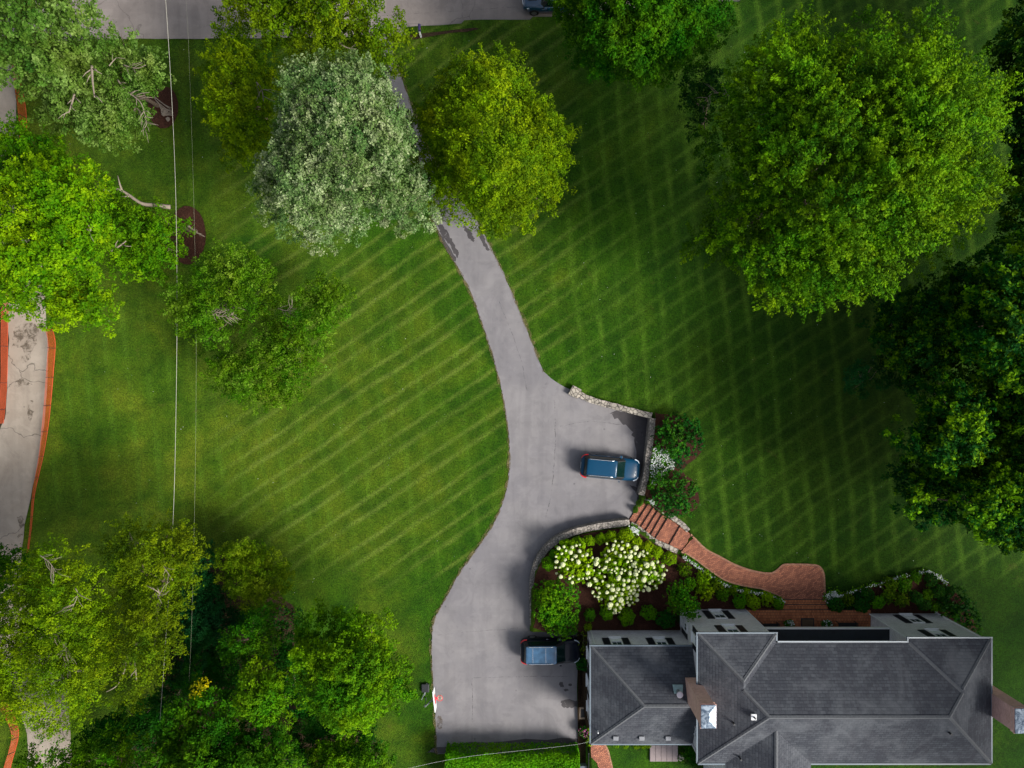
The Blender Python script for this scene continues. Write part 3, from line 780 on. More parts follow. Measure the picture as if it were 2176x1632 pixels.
seam([(1178, 850), (1180, 930), (1176, 1000), (1170, 1060), (1150, 1130)]); seam([(1003, 1440), (1004, 1520), (1001, 1595)], seed=2); seam([(1003, 1440), (1090, 1438), (1225, 1436)], .02, 3)
seam([(1184, 1530), (1183, 1590)], .02, 4); seam([(1190, 905), (1250, 896), (1320, 902)], .02, 5); seam([(1060, 640), (1085, 700), (1108, 770), (1120, 830)], .02, 6); seam([(930, 1350), (1000, 1342), (1100, 1335)], .018, 7)
seam([(980, 0), (984, 20), (982, 38)], .03, 8, .055); seam([(500, 40), (640, 38), (800, 34), (1100, 16)], .015, 9, .055)
# ------------------------------------------------------------------ garden walls, steps, walk
def off(b, base):
    b.v = [(v[0] - base[0], v[1] - base[1], v[2] - base[2]) for v in b.v]; return b

def ribbon(name, px, tops, w, mat, label, cat='wall', seed=1, endcap=None, zlow=-.15):
    r_ = random.Random(seed)
    w3 = smoothpts([(*P(a, b_, t)[:2], t) for (a, b_), t in zip(px, tops)], 6, False)
    b = MB(); Lp, Rp = [], []
    for i, p in enumerate(w3):
        q0 = w3[max(i - 1, 0)]; q1 = w3[min(i + 1, len(w3) - 1)]
        tx, ty = q1[0] - q0[0], q1[1] - q0[1]; l = math.hypot(tx, ty) or 1
        nx_, ny_ = -ty / l, tx / l
        ww = w / 2 * r_.uniform(.9, 1.12)
        zt = p[2] + r_.uniform(-.02, .03)
        Lp.append((p[0] + nx_ * ww, p[1] + ny_ * ww, zt)); Rp.append((p[0] - nx_ * ww, p[1] - ny_ * ww, zt))
    n = len(w3)
    vs = [(a[0], a[1], zlow) for a in Lp] + Lp + Rp + [(a[0], a[1], zlow) for a in Rp]
    fs = []
    for i in range(n - 1):
        for k in range(3): fs.append((k * n + i, k * n + i + 1, (k + 1) * n + i + 1, (k + 1) * n + i))
    fs += [(0, n, 2 * n, 3 * n), (n - 1, 2 * n - 1, 3 * n - 1, 4 * n - 1)]
    b.add(vs, fs)
    if endcap:
        x, y, z = w3[0]
        a = math.atan2(w3[2][1] - y, w3[2][0] - x); c, s_ = math.cos(a), math.sin(a); h = endcap / 2
        b.prism([(x + c * u - s_ * v, y + s_ * u + c * v) for u, v in ((-h, -h), (h, -h), (h, h), (-h, h))], zlow, z + .14)
    base = (w3[n // 2][0], w3[n // 2][1], 0)
    o = off(b, base).build(name, mat, None); o.location = base
    return tag(o, label, cat)

ribbon('stone_wall', WALL_NORTH, [.35, .55, .8, .95], .50, M['stone'], 'pale rubble stone retaining wall along the north edge of the parking court', seed=1, endcap=.85)
ribbon('stone_wall', [(1387, 889), (1381, 950), (1373, 1010), (1363, 1052)], [.93, .98, 1.0, 1.0], .48, M['stone_fine'], 'straight stone retaining wall in front of the blue car', seed=2)
ribbon('stone_wall', [(1132, 1330)] + WALL_CURVE, [.35, .4, .5, .65, .85, .95, 1.0, 1.02], .50, M['stone_fine'], 'curved stone retaining wall round the hydrangea bed', seed=3)
zs = [.45, .6, .8, .95, 1.05]
ribbon('step_cheek', [(1341, 1113), (1362, 1127), (1390, 1149), (1420, 1163), (1440, 1172)], [.42, .62, .85, 1.0, 1.02], .40, M['stone'], 'stone edging on the flower bed side of the brick steps', 'edging', seed=4, zlow=.0)
ribbon('step_cheek', [(1372, 1056), (1394, 1074), (1420, 1093), (1447, 1112), (1463, 1128)], [.5, .72, .92, 1.0, 1.02], .40, M['stone'], 'stone edging on the lawn side of the brick steps', 'edging', seed=5, zlow=.0)

root = empty('garden_steps', (*P(1400, 1110)[:2], 0), 'brick garden steps climbing from the parking court to the walk', 'steps')
for i in range(7):
    a, b_ = RIS[i], RIS[i + 1]
    z = .125 * (i + 1); z0 = z - .17 if i else 0
    q = [P(*a[0], z), P(*a[1], z), P(*b_[1], z), P(*b_[0], z)]
    # tread runs a little under the next one
    q[2] = tuple(q[2][k] + (q[2][k] - q[1][k]) * (.12 if i < 6 else .5) for k in range(3)); q[3] = tuple(q[3][k] + (q[3][k] - q[0][k]) * (.12 if i < 6 else .5) for k in range(3))
    b = MB().prism([p[:2] for p in q][::-1], z - .3 if i else -.05, z)
    off(b, root.location).build('tread', M['path_brick'], root)
    ux, uy = q[1][0] - q[0][0], q[1][1] - q[0][1]; l = math.hypot(ux, uy); nx_, ny_ = uy / l, -ux / l
    if nx_ * (q[3][0] - q[0][0]) + ny_ * (q[3][1] - q[0][1]) > 0: nx_, ny_ = -nx_, -ny_
    p0, p1 = q[0], q[1]
    b = MB().prism([(p0[0], p0[1]), (p1[0], p1[1]), (p1[0] + nx_ * .045, p1[1] + ny_ * .045), (p0[0] + nx_ * .045, p0[1] + ny_ * .045)], max(z - .125, -.02), z - .035)
    off(b, root.location).build('riser', M['iron'], root)

WALKPX = [(1461, 1130), (1475, 1143), (1500, 1167), (1530, 1183), (1560, 1199), (1600, 1213), (1635, 1218), (1650, 1212), (1660, 1203), (1672, 1199), (1725, 1200), (1742, 1205), (1750, 1220), (1752, 1250), (1754, 1275), (1664, 1275), (1656, 1266), (1640, 1259), (1615, 1250), (1580, 1244), (1540, 1232), (1500, 1205), (1475, 1186), (1442, 1167)]
def gpts(px, dz=0): return [G(a, b, dz)[:2] for a, b in px]
tag(drape('brick_walk', gpts(WALKPX), .05, M['path_brick'], step=.35), 'curving red brick walk from the steps to the porch', kind='structure')
def strip(name, px, w, dz, mat, label, kind='structure'):
    c = [G(a, b)[:2] for a, b in smoothpts(px, 4, False)]
    l, r = [], []
    for i, p in enumerate(c):
        q0 = c[max(i - 1, 0)]; q1 = c[min(i + 1, len(c) - 1)]; tx, ty = q1[0] - q0[0], q1[1] - q0[1]; k = math.hypot(tx, ty) or 1
        l.append((p[0] - ty / k * w / 2, p[1] + tx / k * w / 2)); r.append((p[0] + ty / k * w / 2, p[1] - tx / k * w / 2))
    vs = [(*p, float(H(*p)) + dz) for p in l + r]; n = len(l)
    me = bpy.data.meshes.new(name); me.from_pydata(vs, [], [(i, n + i, n + i + 1, i + 1) for i in range(n - 1)])
    return tag(link(name, me, mat), label, kind=kind)
strip('brick_edging', WALKPX[:15], .14, .058, M['edge_brick'], 'pale brick edging along the lawn side of the walk')
strip('brick_edging', WALKPX[15:], .12, .058, M['edge_brick'], 'pale brick edging along the flower side of the walk')
BP = [(1255, 1578), (1282, 1578), (1290, 1590), (1296, 1610), (1302, 1640), (1306, 1700), (1284, 1700), (1275, 1640), (1268, 1620), (1256, 1608)]
tag(drape('brick_path', gpts(BP), .05, M['path_brick'], step=.35), 'short curved brick path beside the low wing', kind='structure')
strip('brick_edging', [(1282, 1578), (1290, 1590), (1296, 1610), (1302, 1640), (1306, 1700)], .13, .058, M['edge_brick'], 'pale brick edging of the short curved path')

# ------------------------------------------------------------------ the house
HB = (20.0, -24.0, 0.0)
house = empty('house', HB, 'large white painted brick house with dark grey hip roof', 'house')
def hb(b, name, mat, parent=None, **kw): return off(b, HB).build(name, mat, parent or house, **kw)
ZE, PT = 7.1, .49
xw, xe1, yW, yN = 13.87, 19.69, -18.64, -19.29
xw2, xE, yW2, yS = 29.59, 35.73, -18.99, -28.29
ym = (yN + yS) / 2; half = (yN - yS) / 2
foot = [(14.07, -28.1), (35.53, -28.1), (35.53, yW2 - .2), (xw2 + .2, yW2 - .2), (xw2 + .2, -20.4), (xe1 - .2, -20.4), (xe1 - .2, yW - .2), (14.07, yW - .2)]
hb(MB().prism(foot, .2, ZE - .12), 'wall', M['white_brick'])
hb(MB().prism([(6.3, -27.8), (14.05, -27.8), (14.05, -20.6), (6.3, -20.6)], -.05, 4.78), 'wall', M['white_brick'])

def roofmesh(faces, name, parent=None):
    b = MB()
    for f in faces: b.add(f, [tuple(range(len(f)))])
    return hb(b, name, M['shingle'], parent)
def zr(h): return ZE + PT * h
A1h = (xe1 - xw) / 2; A1 = (xw + A1h, yW - A1h, zr(A1h)); B1 = (xw + A1h, yN - A1h, zr(A1h))
A2h = (xE - xw2) / 2; A2 = (xE - A2h, yW2 - A2h, zr(A2h)); B2 = (xE - A2h, yN - A2h, zr(A2h))
R1 = (xw + half, ym, zr(half)); R2 = (xE - half, ym, zr(half))
SWx0, SWx1 = 15.9, 22.3; sh = (SWx1 - SWx0) / 2
Sa = ((SWx0 + SWx1) / 2, yS + sh, zr(sh))
e = ZE
main = roofmesh([
    [(xw, yS, e), R1, B1, A1, (xw, yW, e)],                                     # west slope
    [(xw, yW, e), A1, (xe1, yW, e)],                                            # west wing, north
    [(xe1, yW, e), A1, B1, (xe1, yN, e)],                                       # west wing, east strip
    [(xe1, yN, e), B1, R1, R2, B2, (xw2, yN, e)],                               # main north slope
    [(xw2, yN, e), B2, A2, (xw2, yW2, e)],
    [(xw2, yW2, e), A2, (xE, yW2, e)],
    [(xE, yW2, e), A2, B2, R2, (xE, yS, e)],                                    # east slope
    [(xE, yS, e), R2, R1, (xw, yS, e), (SWx0, yS, e), Sa, (SWx1, yS, e)],       # main south slope
], 'roof')
# the gable at the south, mostly out of view
roofmesh([[(SWx0, yS, e), Sa, (Sa[0], -33, Sa[2]), (SWx0, -33, e)], [(SWx1, yS, e), (SWx1, -33, e), (Sa[0], -33, Sa[2]), Sa]], 'roof')
hb(MB().prism([(SWx0 + .2, -32.8), (SWx1 - .2, -32.8), (SWx1 - .2, -28.12), (SWx0 + .2, -28.12)], .2, ZE - .12), 'wall', M['white_brick'])
hb(MB().prism([(xw + .02, yS + .02), (xE - .02, yS + .02), (xE - .02, yW2 - .02), (xw2 + .02, yW2 - .02), (xw2 + .02, yN - .02), (xe1 - .02, yN - .02), (xe1 - .02, yW - .02), (xw + .02, yW - .02)], ZE - .115, ZE - .015), 'soffit', M['white'])
# lower west wing roof
e2 = 4.9; lx, ly0, ly1 = 6.15, -20.43, -27.98; lh = (ly0 - ly1) / 2; zl = e2 + PT * lh; lR = (lx + lh, (ly0 + ly1) / 2, zl); xr = 14.06
roofmesh([[(lx, ly1, e2), lR, (lx, ly0, e2)], [(lx, ly0, e2), lR, (xr, lR[1], zl), (xr, ly0, e2)], [(lx, ly1, e2), (xr, ly1, e2), (xr, lR[1], zl), lR]], 'roof')
hb(MB().prism([(lx + .02, ly1 + .02), (xr - .01, ly1 + .02), (xr - .01, ly0 - .02), (lx + .02, ly0 - .02)], e2 - .115, e2 - .012), 'soffit', M['white'])

# hip and ridge caps
def cap(p, q, w=.26, mat='shingle'):
    b = MB(); p = Vector(p); q = Vector(q); n = max(2, int((q - p).length / .3))
    t = (q - p).normalized(); u = t.cross(Vector((0, 0, 1))).normalized(); up = u.cross(t).normalized()
    if up.z < 0: up = -up
    for i in range(n):
        a = p + (q - p) * (i / n); c = p + (q - p) * ((i + 1.05) / n)
        lo, hi = up * .012, up * .05
        b.add([a + u * w / 2 - up * .02, a + lo + up * .03, a - u * w / 2 - up * .02, c + u * w / 2 - up * .015, c + hi + up * .02, c - u * w / 2 - up * .015], [(0, 1, 4, 3), (1, 2, 5, 4), (0, 2, 1), (3, 4, 5)])
    return b
m_cap = plain('ridge_cap_shingles', (.092, .098, .108), .9, var=.35, scale=7)
for p, q in (((xw, yW, e), A1), ((xE, yW2, e), A2), (B1, R1), (B2, R2), (R1, R2), (R1, (xw, yS, e)), (R2, (xE, yS, e)), (A1, (xe1, yW, e)),
             ((lx, ly0, e2), lR), ((lx, ly1, e2), lR), (lR, (xr, lR[1], zl)), (Sa, (Sa[0], -33, Sa[2]))):
    hb(cap(p, q), 'ridge_cap', m_cap)
# pale valleys
def valley(p, q, w=.3):
    p = Vector(p); q = Vector(q); t = (q - p).normalized(); u = Vector((-t.y, t.x, 0)).normalized() * w / 2; z = Vector((0, 0, .012))
    zz = Vector((0, 0, .055))
    return MB().add([p + u + zz, p + z, p - u + zz, q + u + zz, q + z, q - u + zz], [(0, 1, 4, 3), (1, 2, 5, 4)])
for p, q in (((xw2, yN, e), B2),):
    hb(valley(p, q, .24), 'valley_flashing', m_cap)

# gutters
def gut(x0, y0, x1, y1, z, w=.10):
    if abs(y0 - y1) < 1e-6: return MB().box(min(x0, x1), max(x0, x1), y0 - w / 2, y0 + w / 2, z - .11, z + .015)
    return MB().box(x0 - w / 2, x0 + w / 2, min(y0, y1), max(y0, y1), z - .11, z + .013)
for a in ((xw - .13, yW + .065, xe1 + .13, yW + .065, ZE), (xe1 + .065, yW, xe1 + .065, yN + .13, ZE - .002), (xe1 + .13, yN + .065, xw2 - .13, yN + .065, ZE),
          (xw2 - .065, yN + .002, xw2 - .065, yW2 + .13, ZE - .002), (xw2, yW2 + .065, xE + .13, yW2 + .065, ZE), (xE + .065, yW2, xE + .065, yS, ZE - .002),
          (xw - .065, yS, xw - .065, yW, ZE - .002), (SWx1, yS - .065, xE, yS - .065, ZE), (xw, yS - .065, SWx0, yS - .065, ZE),
          (lx - .13, ly0 + .065, xw + .15, ly0 + .065, e2), (lx - .065, ly1, lx - .065, ly0, e2 - .002), (lx, ly1 - .065, xr - .02, ly1 - .065, e2)):
    hb(gut(*a), 'gutter', M['gutter'] if (a[1] == a[3] and a[1] > -20 and a[0] > 18) else M['gutter_dark'])
for x, y, zb, zt in ((6.55, -20.52, .1, 4.8), (xw2 + .08, yW2 - .1, .9, 7.0), (35.45, yW2 - .12, .9, 7.0), (14.0, -28.0, .6, 6.9)):
    hb(MB().tube([(x, y, zb), (x, y, zt)], .055, 8), 'downspout', M['white'])
    hb(MB().box(x - .09, x + .09, y - .09, y + .09, zb - .02, zb + .12), 'downspout', M['white'])
# corner trim of the front wings
hb(MB().box(xe1 - .24, xe1 - .18, yW - .2, yW - .14, .5, ZE - .13), 'corner_trim', M['white'])

# windows: axis N = on a wall facing north (towards the lawn), W = facing west
def window(face, c, wall, zb, zt, w=1.0, shutters=(1, 1), sw=.56):
    def bx(u0, u1, d0, d1, z0, z1):
        if face == 'N': return MB().box(c + u0, c + u1, wall + d0, wall + d1, z0, z1)
        return MB().box(wall - d1, wall - d0, c + u0, c + u1, z0, z1)
    h = w / 2
    b = MB()
    for (u0, u1, z0, z1) in ((-h, -h + .11, zb, zt), (h - .11, h, zb, zt), (-h + .11, h - .11, zb, zb + .11), (-h + .11, h - .11, zt - .12, zt), (-h + .09, h - .09, (zb + zt) / 2 - .035, (zb + zt) / 2 + .035), (-.015, .015, zb + .09, zt - .1)):
        t_ = bx(u0, u1, .003, .075 if u0 != -.015 else .04, z0, z1); b.add(t_.v, t_.f)
    fr = hb(b, 'window', M['white'])
    zm = (zb + zt) / 2
    hb(bx(-h + .05, h - .05, .002, .025, zm, zt - .05), 'pane', M['glass'], fr)
    hb(bx(-h + .05, h - .05, .0021, .026, zb + .05, zm), 'pane', M['blind'], fr)
    hb(bx(-h - .05, h + .05, .001, .17, zb - .08, zb), 'sill', M['white'], fr)
    for s_, on in zip((-1, 1), shutters):
        if on:
            a, b2 = sorted((s_ * (h + .03), s_ * (h + .03 + sw)))
            sb = bx(a, b2, .004, .05, zb - .03, zt + .02)
            k = zb + .02
            while k < zt - .05:
                t_ = bx(a + .05, b2 - .05, .05, .065, k, k + .045); sb.add(t_.v, t_.f); k += .09
            hb(sb, 'shutter', M['shutter'])
yf = yW - .2; yf2 = yW2 - .2
window('N', 16.83, yf, 1.4, 3.25); window('N', 16.83, yf, 4.85, 6.5)
window('N', 32.68, yf2, 1.4, 3.25); window('N', 32.68, yf2, 4.85, 6.5)
window('N', 8.33, -20.6, 2.75, 4.35, .95); window('N', 11.87, -20.6, 2.75, 4.35, .95)
window('W', -19.62, 14.07, 1.6, 3.3, .8, (1, 0), .45); window('W', -19.62, 14.07, 5.0, 6.5, .8, (1, 1), .45)
window('W', -26.6, 14.07, 5.2, 6.4, .8, (0, 0))
window('W', -22.2, 6.3, 1.6, 3.4, 1.0); window('W', -24.6, 6.3, 1.3, 3.4, 1.0); window('W', -26.6, 6.3, 1.6, 3.4, .8, (1, 0), .4)
window('N', 21.6, -20.4, 2.0, 3.8, 1.0); window('N', 27.6, -20.4, 2.0, 3.8, 1.0)
dx, dy = 24.65, -20.4
door = hb(MB().box(dx - .5, dx + .5, dy + .002, dy + .06, 1.37, 3.5), 'door', M['shutter'])
hb(MB().box(dx + .38, dx + .43, dy + .06, dy + .12, 2.3, 2.45), 'handle', M['chrome'], door)
# porch floor, steps, flat roof
zp = 1.36
hb(MB().prism([(P(1601, 0, zp)[0], -20.38), (xw2 + .18, -20.38), (xw2 + .18, P(0, 1297, zp)[1]), (xe1 - .18, P(0, 1297, zp)[1])], .3, zp), 'porch_floor', M['porch_brick'])
ps = empty('porch_steps', (*P(1710, 1290)[:2], .9), 'two wide brick steps up to the front porch', 'steps')
for i, (ya, yb, z) in enumerate(((1275, 1285.5, 1.06), (1285.5, 1297, 1.21))):
    b = MB().prism([(P(1664, 0, z)[0], P(0, yb, z)[1] - .02), (P(1756 + i * 3, 0, z)[0], P(0, yb, z)[1] - .02), (P(1756 + i * 3, 0, z)[0], P(0, ya, z)[1]), (P(1664, 0, z)[0], P(0, ya, z)[1])], .3, z - .002)
    off(b, ps.location).build('tread', M['porch_brick'], ps)
    yy = P(0, ya, z)[1]
    off(MB().box(P(1664, 0, z)[0], P(1757, 0, z)[0], yy + .001, yy + .03, z - .14, z - .04), ps.location).build('riser', M['iron'], ps)
yq = P(0, 1297, zp)[1]
hb(MB().box(xe1 - .1, xw2 + .1, yq + .001, yq + .03, zp - .14, zp - .05), 'porch_nosing', M['iron'])
pr = hb(MB().box(xe1 - .19, xw2 + .19, -20.39, -19.33, 3.98, 4.18), 'porch_roof', M['membrane'])
hb(MB().box(xe1 - .19, xw2 + .19, -19.33, -19.25, 3.9, 4.23), 'fascia', M['white'], pr)
for x in (): hb(MB().tube([(x, -19.42, zp), (x, -19.42, 1.6), (x, -19.42, 3.8), (x, -19.42, 3.98)], [.15, .11, .1, .15], 12), 'porch_column', M['white'])

# chimneys
def chimney(x0, x1, y0, y1, zb, zt):
    b = MB().box(x0, x1, y1, y0, zb, zt - .45)
    b.box(x0 - .05, x1 + .05, y1 - .05, y0 + .05, zt - .45, zt - .30)
    b.box(x0 - .0, x1 + .0, y1 - .0, y0 + .0, zt - .30, zt - .18)
    b.box(x0 - .07, x1 + .07, y1 - .07, y0 + .07, zt - .18, zt - .04)
    ch = hb(b, 'chimney', M['red_brick'])
    c = MB(); m = ((x0 + x1) / 2, (y0 + y1) / 2)
    o_ = .03
    q = [(x0 - o_, y1 - o_), (x1 + o_, y1 - o_), (x1 + o_, y0 + o_), (x0 - o_, y0 + o_)]
    i_ = [(m[0] - .02, y1 + .5), (m[0] + .02, y1 + .5), (m[0] + .02, y0 - .5), (m[0] - .02, y0 - .5)]
    vs = [(*p, zt - .04) for p in q] + [(*p, zt + .04) for p in q] + [(*p, zt + .17) for p in i_]
    c.add(vs, [(3, 2, 1, 0)] + [(i, (i + 1) % 4, 4 + (i + 1) % 4, 4 + i) for i in range(4)] + [(4 + i, 4 + (i + 1) % 4, 8 + (i + 1) % 4, 8 + i) for i in range(4)] + [(8, 9, 10, 11)])
    hb(c, 'chimney_cap', M['zinc'], ch)
    return ch
chimney(13.22, 14.2, -22.42, -23.98, 5.0, 10.4)
chimney(35.78, 36.85, -23.1, -24.8, .3, 9.5)
# roof fittings
def roofz_n(y, ze, y0): return ze + PT * (y0 - y)
fx, fy = P(1441, 1462, 6.3)[:2]; zf = e2 + PT * (ly0 - fy)
hb(MB().prism([(fx - .32, fy - .38), (fx + .32, fy - .38), (fx + .40, fy + .2), (fx - .40, fy + .2)], [zf + .14 + PT * .0, zf + .14, zf - .05, zf - .05], [zf + .24, zf + .24, zf + .02, zf + .02]), 'vent_flashing', plain('green_flashing', (.26, .38, .38), .4, .4, var=.4, scale=5))
vx, vy = P(1445, 1477, 7.0)[:2]
vt = hb(MB().tube([(vx, vy, 6.0), (vx, vy, 6.9)], .13, 14), 'flue', M['grey_metal'])
hb(MB().tube([(vx, vy, 6.9), (vx, vy, 6.93), (vx, vy, 7.0), (vx, vy, 7.04)], [.2, .24, .24, .15], 18), 'flue_cap', plain('pinkish_cap', (.70, .62, .66), .5, var=.05), vt)
for px in (1308, 1363, 1419):
    x, y = P(px, 1567, 5.2)[:2]; z = e2 + PT * (y - ly1)
    hb(MB().prism([(x - .2, y - .17), (x + .2, y - .17), (x + .2, y + .17), (x - .2, y + .17)], z - .05, [z + .16, z + .16, z + .2, z + .2]), 'roof_vent', M['grey_metal'], bevel=.015)
def pipe(px, py, zr_, mat, r=.05, h=.35, plate=None):
    x, y = P(px, py, zr_)[:2]
    o = hb(MB().tube([(x, y, zr_ - .2), (x, y, zr_ + h)], r, 10), 'vent_pipe', M[mat])
    if plate: hb(MB().box(x - .22, x + .16, y - .2, y + .22, zr_ - .02, zr_ + .11), 'pipe_flashing', M[plate], o)
pipe(1602, 1523, 8.95, 'iron', .07, .3, 'white')
pipe(1558, 1536, 8.25, 'iron', .08, .3); pipe(1572, 1610, 7.65, 'iron', .07, .35); pipe(2016, 1556, 8.55, 'iron', .08, .35); pipe(1270, 1553, 5.15, 'white', .05, .35)

# ------------------------------------------------------------------ porch things
def thing(name, b, mat, loc, label, cat, group=None, rz=0, **kw):
    o = b.build(name, mat, None, **kw); o.location = loc; o.rotation_euler.z = rz
    return tag(o, label, cat, group)
p = P(1716, 1323.5, zp)
thing('door_mat', MB().box(-.55, .55, -.38, .38, 0, .03), M['iron'], (p[0], p[1], zp), 'brown door mat with dark border on the brick porch', 'door mat')
o = bpy.data.objects[-1] if False else None
dm = [x for x in C.objects if x.name == 'door_mat'][0]
MB().box(-.46, .46, -.30, .30, .03, .042).build('mat_field', M['mat'], dm)
def planter(px, py, z, label, mat_l, flower, r=.38, seed=0, pot='terracotta', cat='planter', pn=900):
    x, y, _ = P(px, py, z + .4)
    rt = empty('planter', (x, y, z), label, cat)
    MB().tube([(0, 0, 0), (0, 0, .02), (0, 0, .3), (0, 0, .34)], [r * .45, r * .5, r * .72, r * .75], 16).build('pot', M[pot], rt, smooth=False)
    Q, v = leaves([(0, 0, .5, r)], per=14, dens=pn / 14 / 4 / (r * r), spray=.12, width=.06, size=.09, seed=seed)
    link('foliage', quads_mesh('foliage', Q, v), L[mat_l], rt)
    if flower:
        Q, v = leaves([(0, .05, .58, r)], per=4, dens=22 / (4 * r * r) * 1.2, spray=.06, width=.05, size=.10, seed=seed + 1, fill=0)
        link('blossoms', quads_mesh('blossoms', Q, v), L[flower], rt)
    return rt
planter(1675, 1325, zp, 'round planter of white flowers left of the door mat', 'mid', 'white', seed=11)
planter(1755, 1325, zp, 'dark leafy planter with few white flowers right of the door mat', 'shrub', 'white', seed=12)
planter(1240.5, 1553, .05, 'round pot of pink flowers beside the low wing wall', 'shrub', 'pink', r=.46, seed=13)
def bench(px, py, label, w=1.5):
    x, y, _ = P(px, py, zp + .5)
    rt = empty('porch_bench', (x, y - .1, zp), label, 'bench')
    MB().box(-w / 2, w / 2, -.26, .26, .40, .46).build('seat', M['black'], rt)
    MB().box(-w / 2, w / 2, -.32, -.26, .46, .9).build('backrest', M['black'], rt)
    for s_ in (-1, 1):
        MB().box(s_ * w / 2 - .03, s_ * w / 2 + .03, -.3, .3, .6, .65).build('armrest', M['black'], rt)
        for yy in (-.26, .24): MB().box(s_ * w / 2 - .03, s_ * w / 2 + .03, yy - .03, yy + .03, 0, .598).build('leg', M['black'], rt)
bench(1802, 1328, 'black porch bench beside the east wing')
bench(1638, 1330, 'black porch bench beside the west wing', 1.3)

# ------------------------------------------------------------------ cars
def car(name, label, cat, loc, rz, Ln, Wd, Ht, paint, roofm, kind, parts=True):
    rt = empty(name, loc, label, cat, rz=rz)
    h = Wd / 2; f = Ln / 2
    if kind == 'jeep':
        st = [(-f, .90, 1.0, .45), (-f + .1, .97, 1.12, .35), (-f + .5, 1.0, 1.16, .28), (-.2, 1.0, 1.16, .25), (f - 1.5, .99, 1.14, .25), (f - 1.2, .97, 1.15, .27), (f - .45, .92, 1.10, .3), (f - .12, .86, 1.02, .36), (f, .78, .78, .45)]
    else:
        st = [(-f, .70, .88, .48), (-f + .07, .86, 1.0, .38), (-f + .3, .955, 1.06, .3), (-f + 1.1, 1.0, 1.08, .24), (0, 1.0, 1.08, .24), (f - 1.55, 1.0, 1.08, .24), (f - 1.15, .985, 1.07, .25), (f - .6, .95, 1.0, .27), (f - .25, .87, .90, .32), (f - .06, .72, .76, .4), (f, .55, .62, .46)]
    sc = Ht / 1.7
    def section(x, k, zt, zb):
        w = h * k; zt *= sc; zb *= sc
        prof = [(.86, zb), (.99, zb + .14), (1.0, zb + (zt - zb) * .55), (.975, zt - .11), (.90, zt - .02), (.60, zt + .03), (.3, zt + .045), (0, zt + .05)]
        r = [(x, -w * a, z) for a, z in prof] + [(x, w * a, z) for a, z in prof[-2::-1]]
        return r
    sm = smoothpts(st, 3, False); rings = [section(*s_) for s_ in sm]; n = len(rings[0]); b = MB()
    vs = [v for r in rings for v in r]
    fs = [(i * n + k, i * n + k + 1, (i + 1) * n + k + 1, (i + 1) * n + k) for i in range(len(rings) - 1) for k in range(n - 1)]
    fs += [(i * n + n - 1, i * n, (i + 1) * n, (i + 1) * n + n - 1) for i in range(len(rings) - 1)]
    fs += [tuple(range(n)), tuple(range((len(rings) - 1) * n, len(rings) * n))[::-1]]
    b.add(vs, fs); b.build('body', M[paint], rt, smooth=True)
    # greenhouse
    zb = 1.06 * sc; zt = Ht
    xr0, xr1 = -f + .22, -f + (.42 if kind != 'jeep' else .34)
    xf0, xf1 = f - (1.25 if kind != 'jeep' else 1.42), f - (2.05 if kind != 'jeep' else 1.95)
    wb, wt = h * .93, h * .74
    bot = [(xr0, -wb * .93), (xr0 + .25, -wb), (xf0 - .25, -wb), (xf0, -wb * .80), (xf0, wb * .80), (xf0 - .25, wb), (xr0 + .25, wb), (xr0, wb * .93)]
    top = [(xr1, -wt * .93), (xr1 + .2, -wt), (xf1 - .15, -wt), (xf1, -wt * .9), (xf1, wt * .9), (xf1 - .15, wt), (xr1 + .2, wt), (xr1, wt * .93)]
    def T(p, z, lift=0): return (p[0], p[1], z + lift)
    zt1 = zt - .05
    b = MB(); vs = [T(p, zb) for p in bot] + [T(p, zt1) for p in top]
    b.add(vs, [(i, (i + 1) % 8, 8 + (i + 1) % 8, 8 + i) for i in range(8)] + [tuple(range(8, 16)), tuple(range(7, -1, -1))])
    b.build('window_frame', M['black'], rt)
    def inset(i0, i1, name, mat='carglass', m0=.08, m1=.1, push=.012):
        a, b_, c, d_ = Vector(T(bot[i0], zb)), Vector(T(bot[i1], zb)), Vector(T(top[i1], zt1)), Vector(T(top[i0], zt1))
        def L2(u, v): return (a * (1 - u) + b_ * u) * (1 - v) + (d_ * (1 - u) + c * u) * v
        nrm = (b_ - a).cross(d_ - a).normalized() * push
        q = [L2(m0, m1) + nrm, L2(1 - m0, m1) + nrm, L2(1 - m0, 1 - m1) + nrm, L2(m0, 1 - m1) + nrm]
        q2 = [v - nrm * 1.6 for v in q]
        MB().add(q + q2, [(0, 1, 2, 3), (7, 6, 5, 4), (0, 4, 5, 1), (1, 5, 6, 2), (2, 6, 7, 3), (3, 7, 4, 0)]).build(name, M[mat], rt)
    inset(3, 4, 'windscreen', m0=.03, m1=.04); inset(7, 0, 'rear_window', m0=.07)
    for i0, i1 in ((1, 2), (5, 6)):
        inset(i0, i1, 'side_window', m0=.02, m1=.12)
    # roof skin
    def inner(k, z): 
        cx_ = (xr1 + xf1) / 2; return [((p[0] - cx_) * k + cx_, p[1] * k, z) for p in top]
    rg = [inner(1.012, zt1 - .01), inner(.985, zt1 + .03), inner(.90, zt - .002), inner(.5, zt + .012)]
    b = MB(); b.add([v for r in rg for v in r], [(j * 8 + i, j * 8 + (i + 1) % 8, (j + 1) * 8 + (i + 1) % 8, (j + 1) * 8 + i) for j in range(3) for i in range(8)] + [tuple(range(24, 32)), tuple(range(7, -1, -1))])
    rf = b.build('roof', M[roofm], rt, smooth=True)
    for s_ in (-1, 1):
        y = s_ * (wt - .05)
        MB().tube([(xr1 + .15, y, zt - .01), (xr1 + .25, y, zt + .06), (xf1 - .45, y, zt + .06), (xf1 - .3, y, zt - .01)], .026, 6).build('roof_rail', M['chrome'], rf)
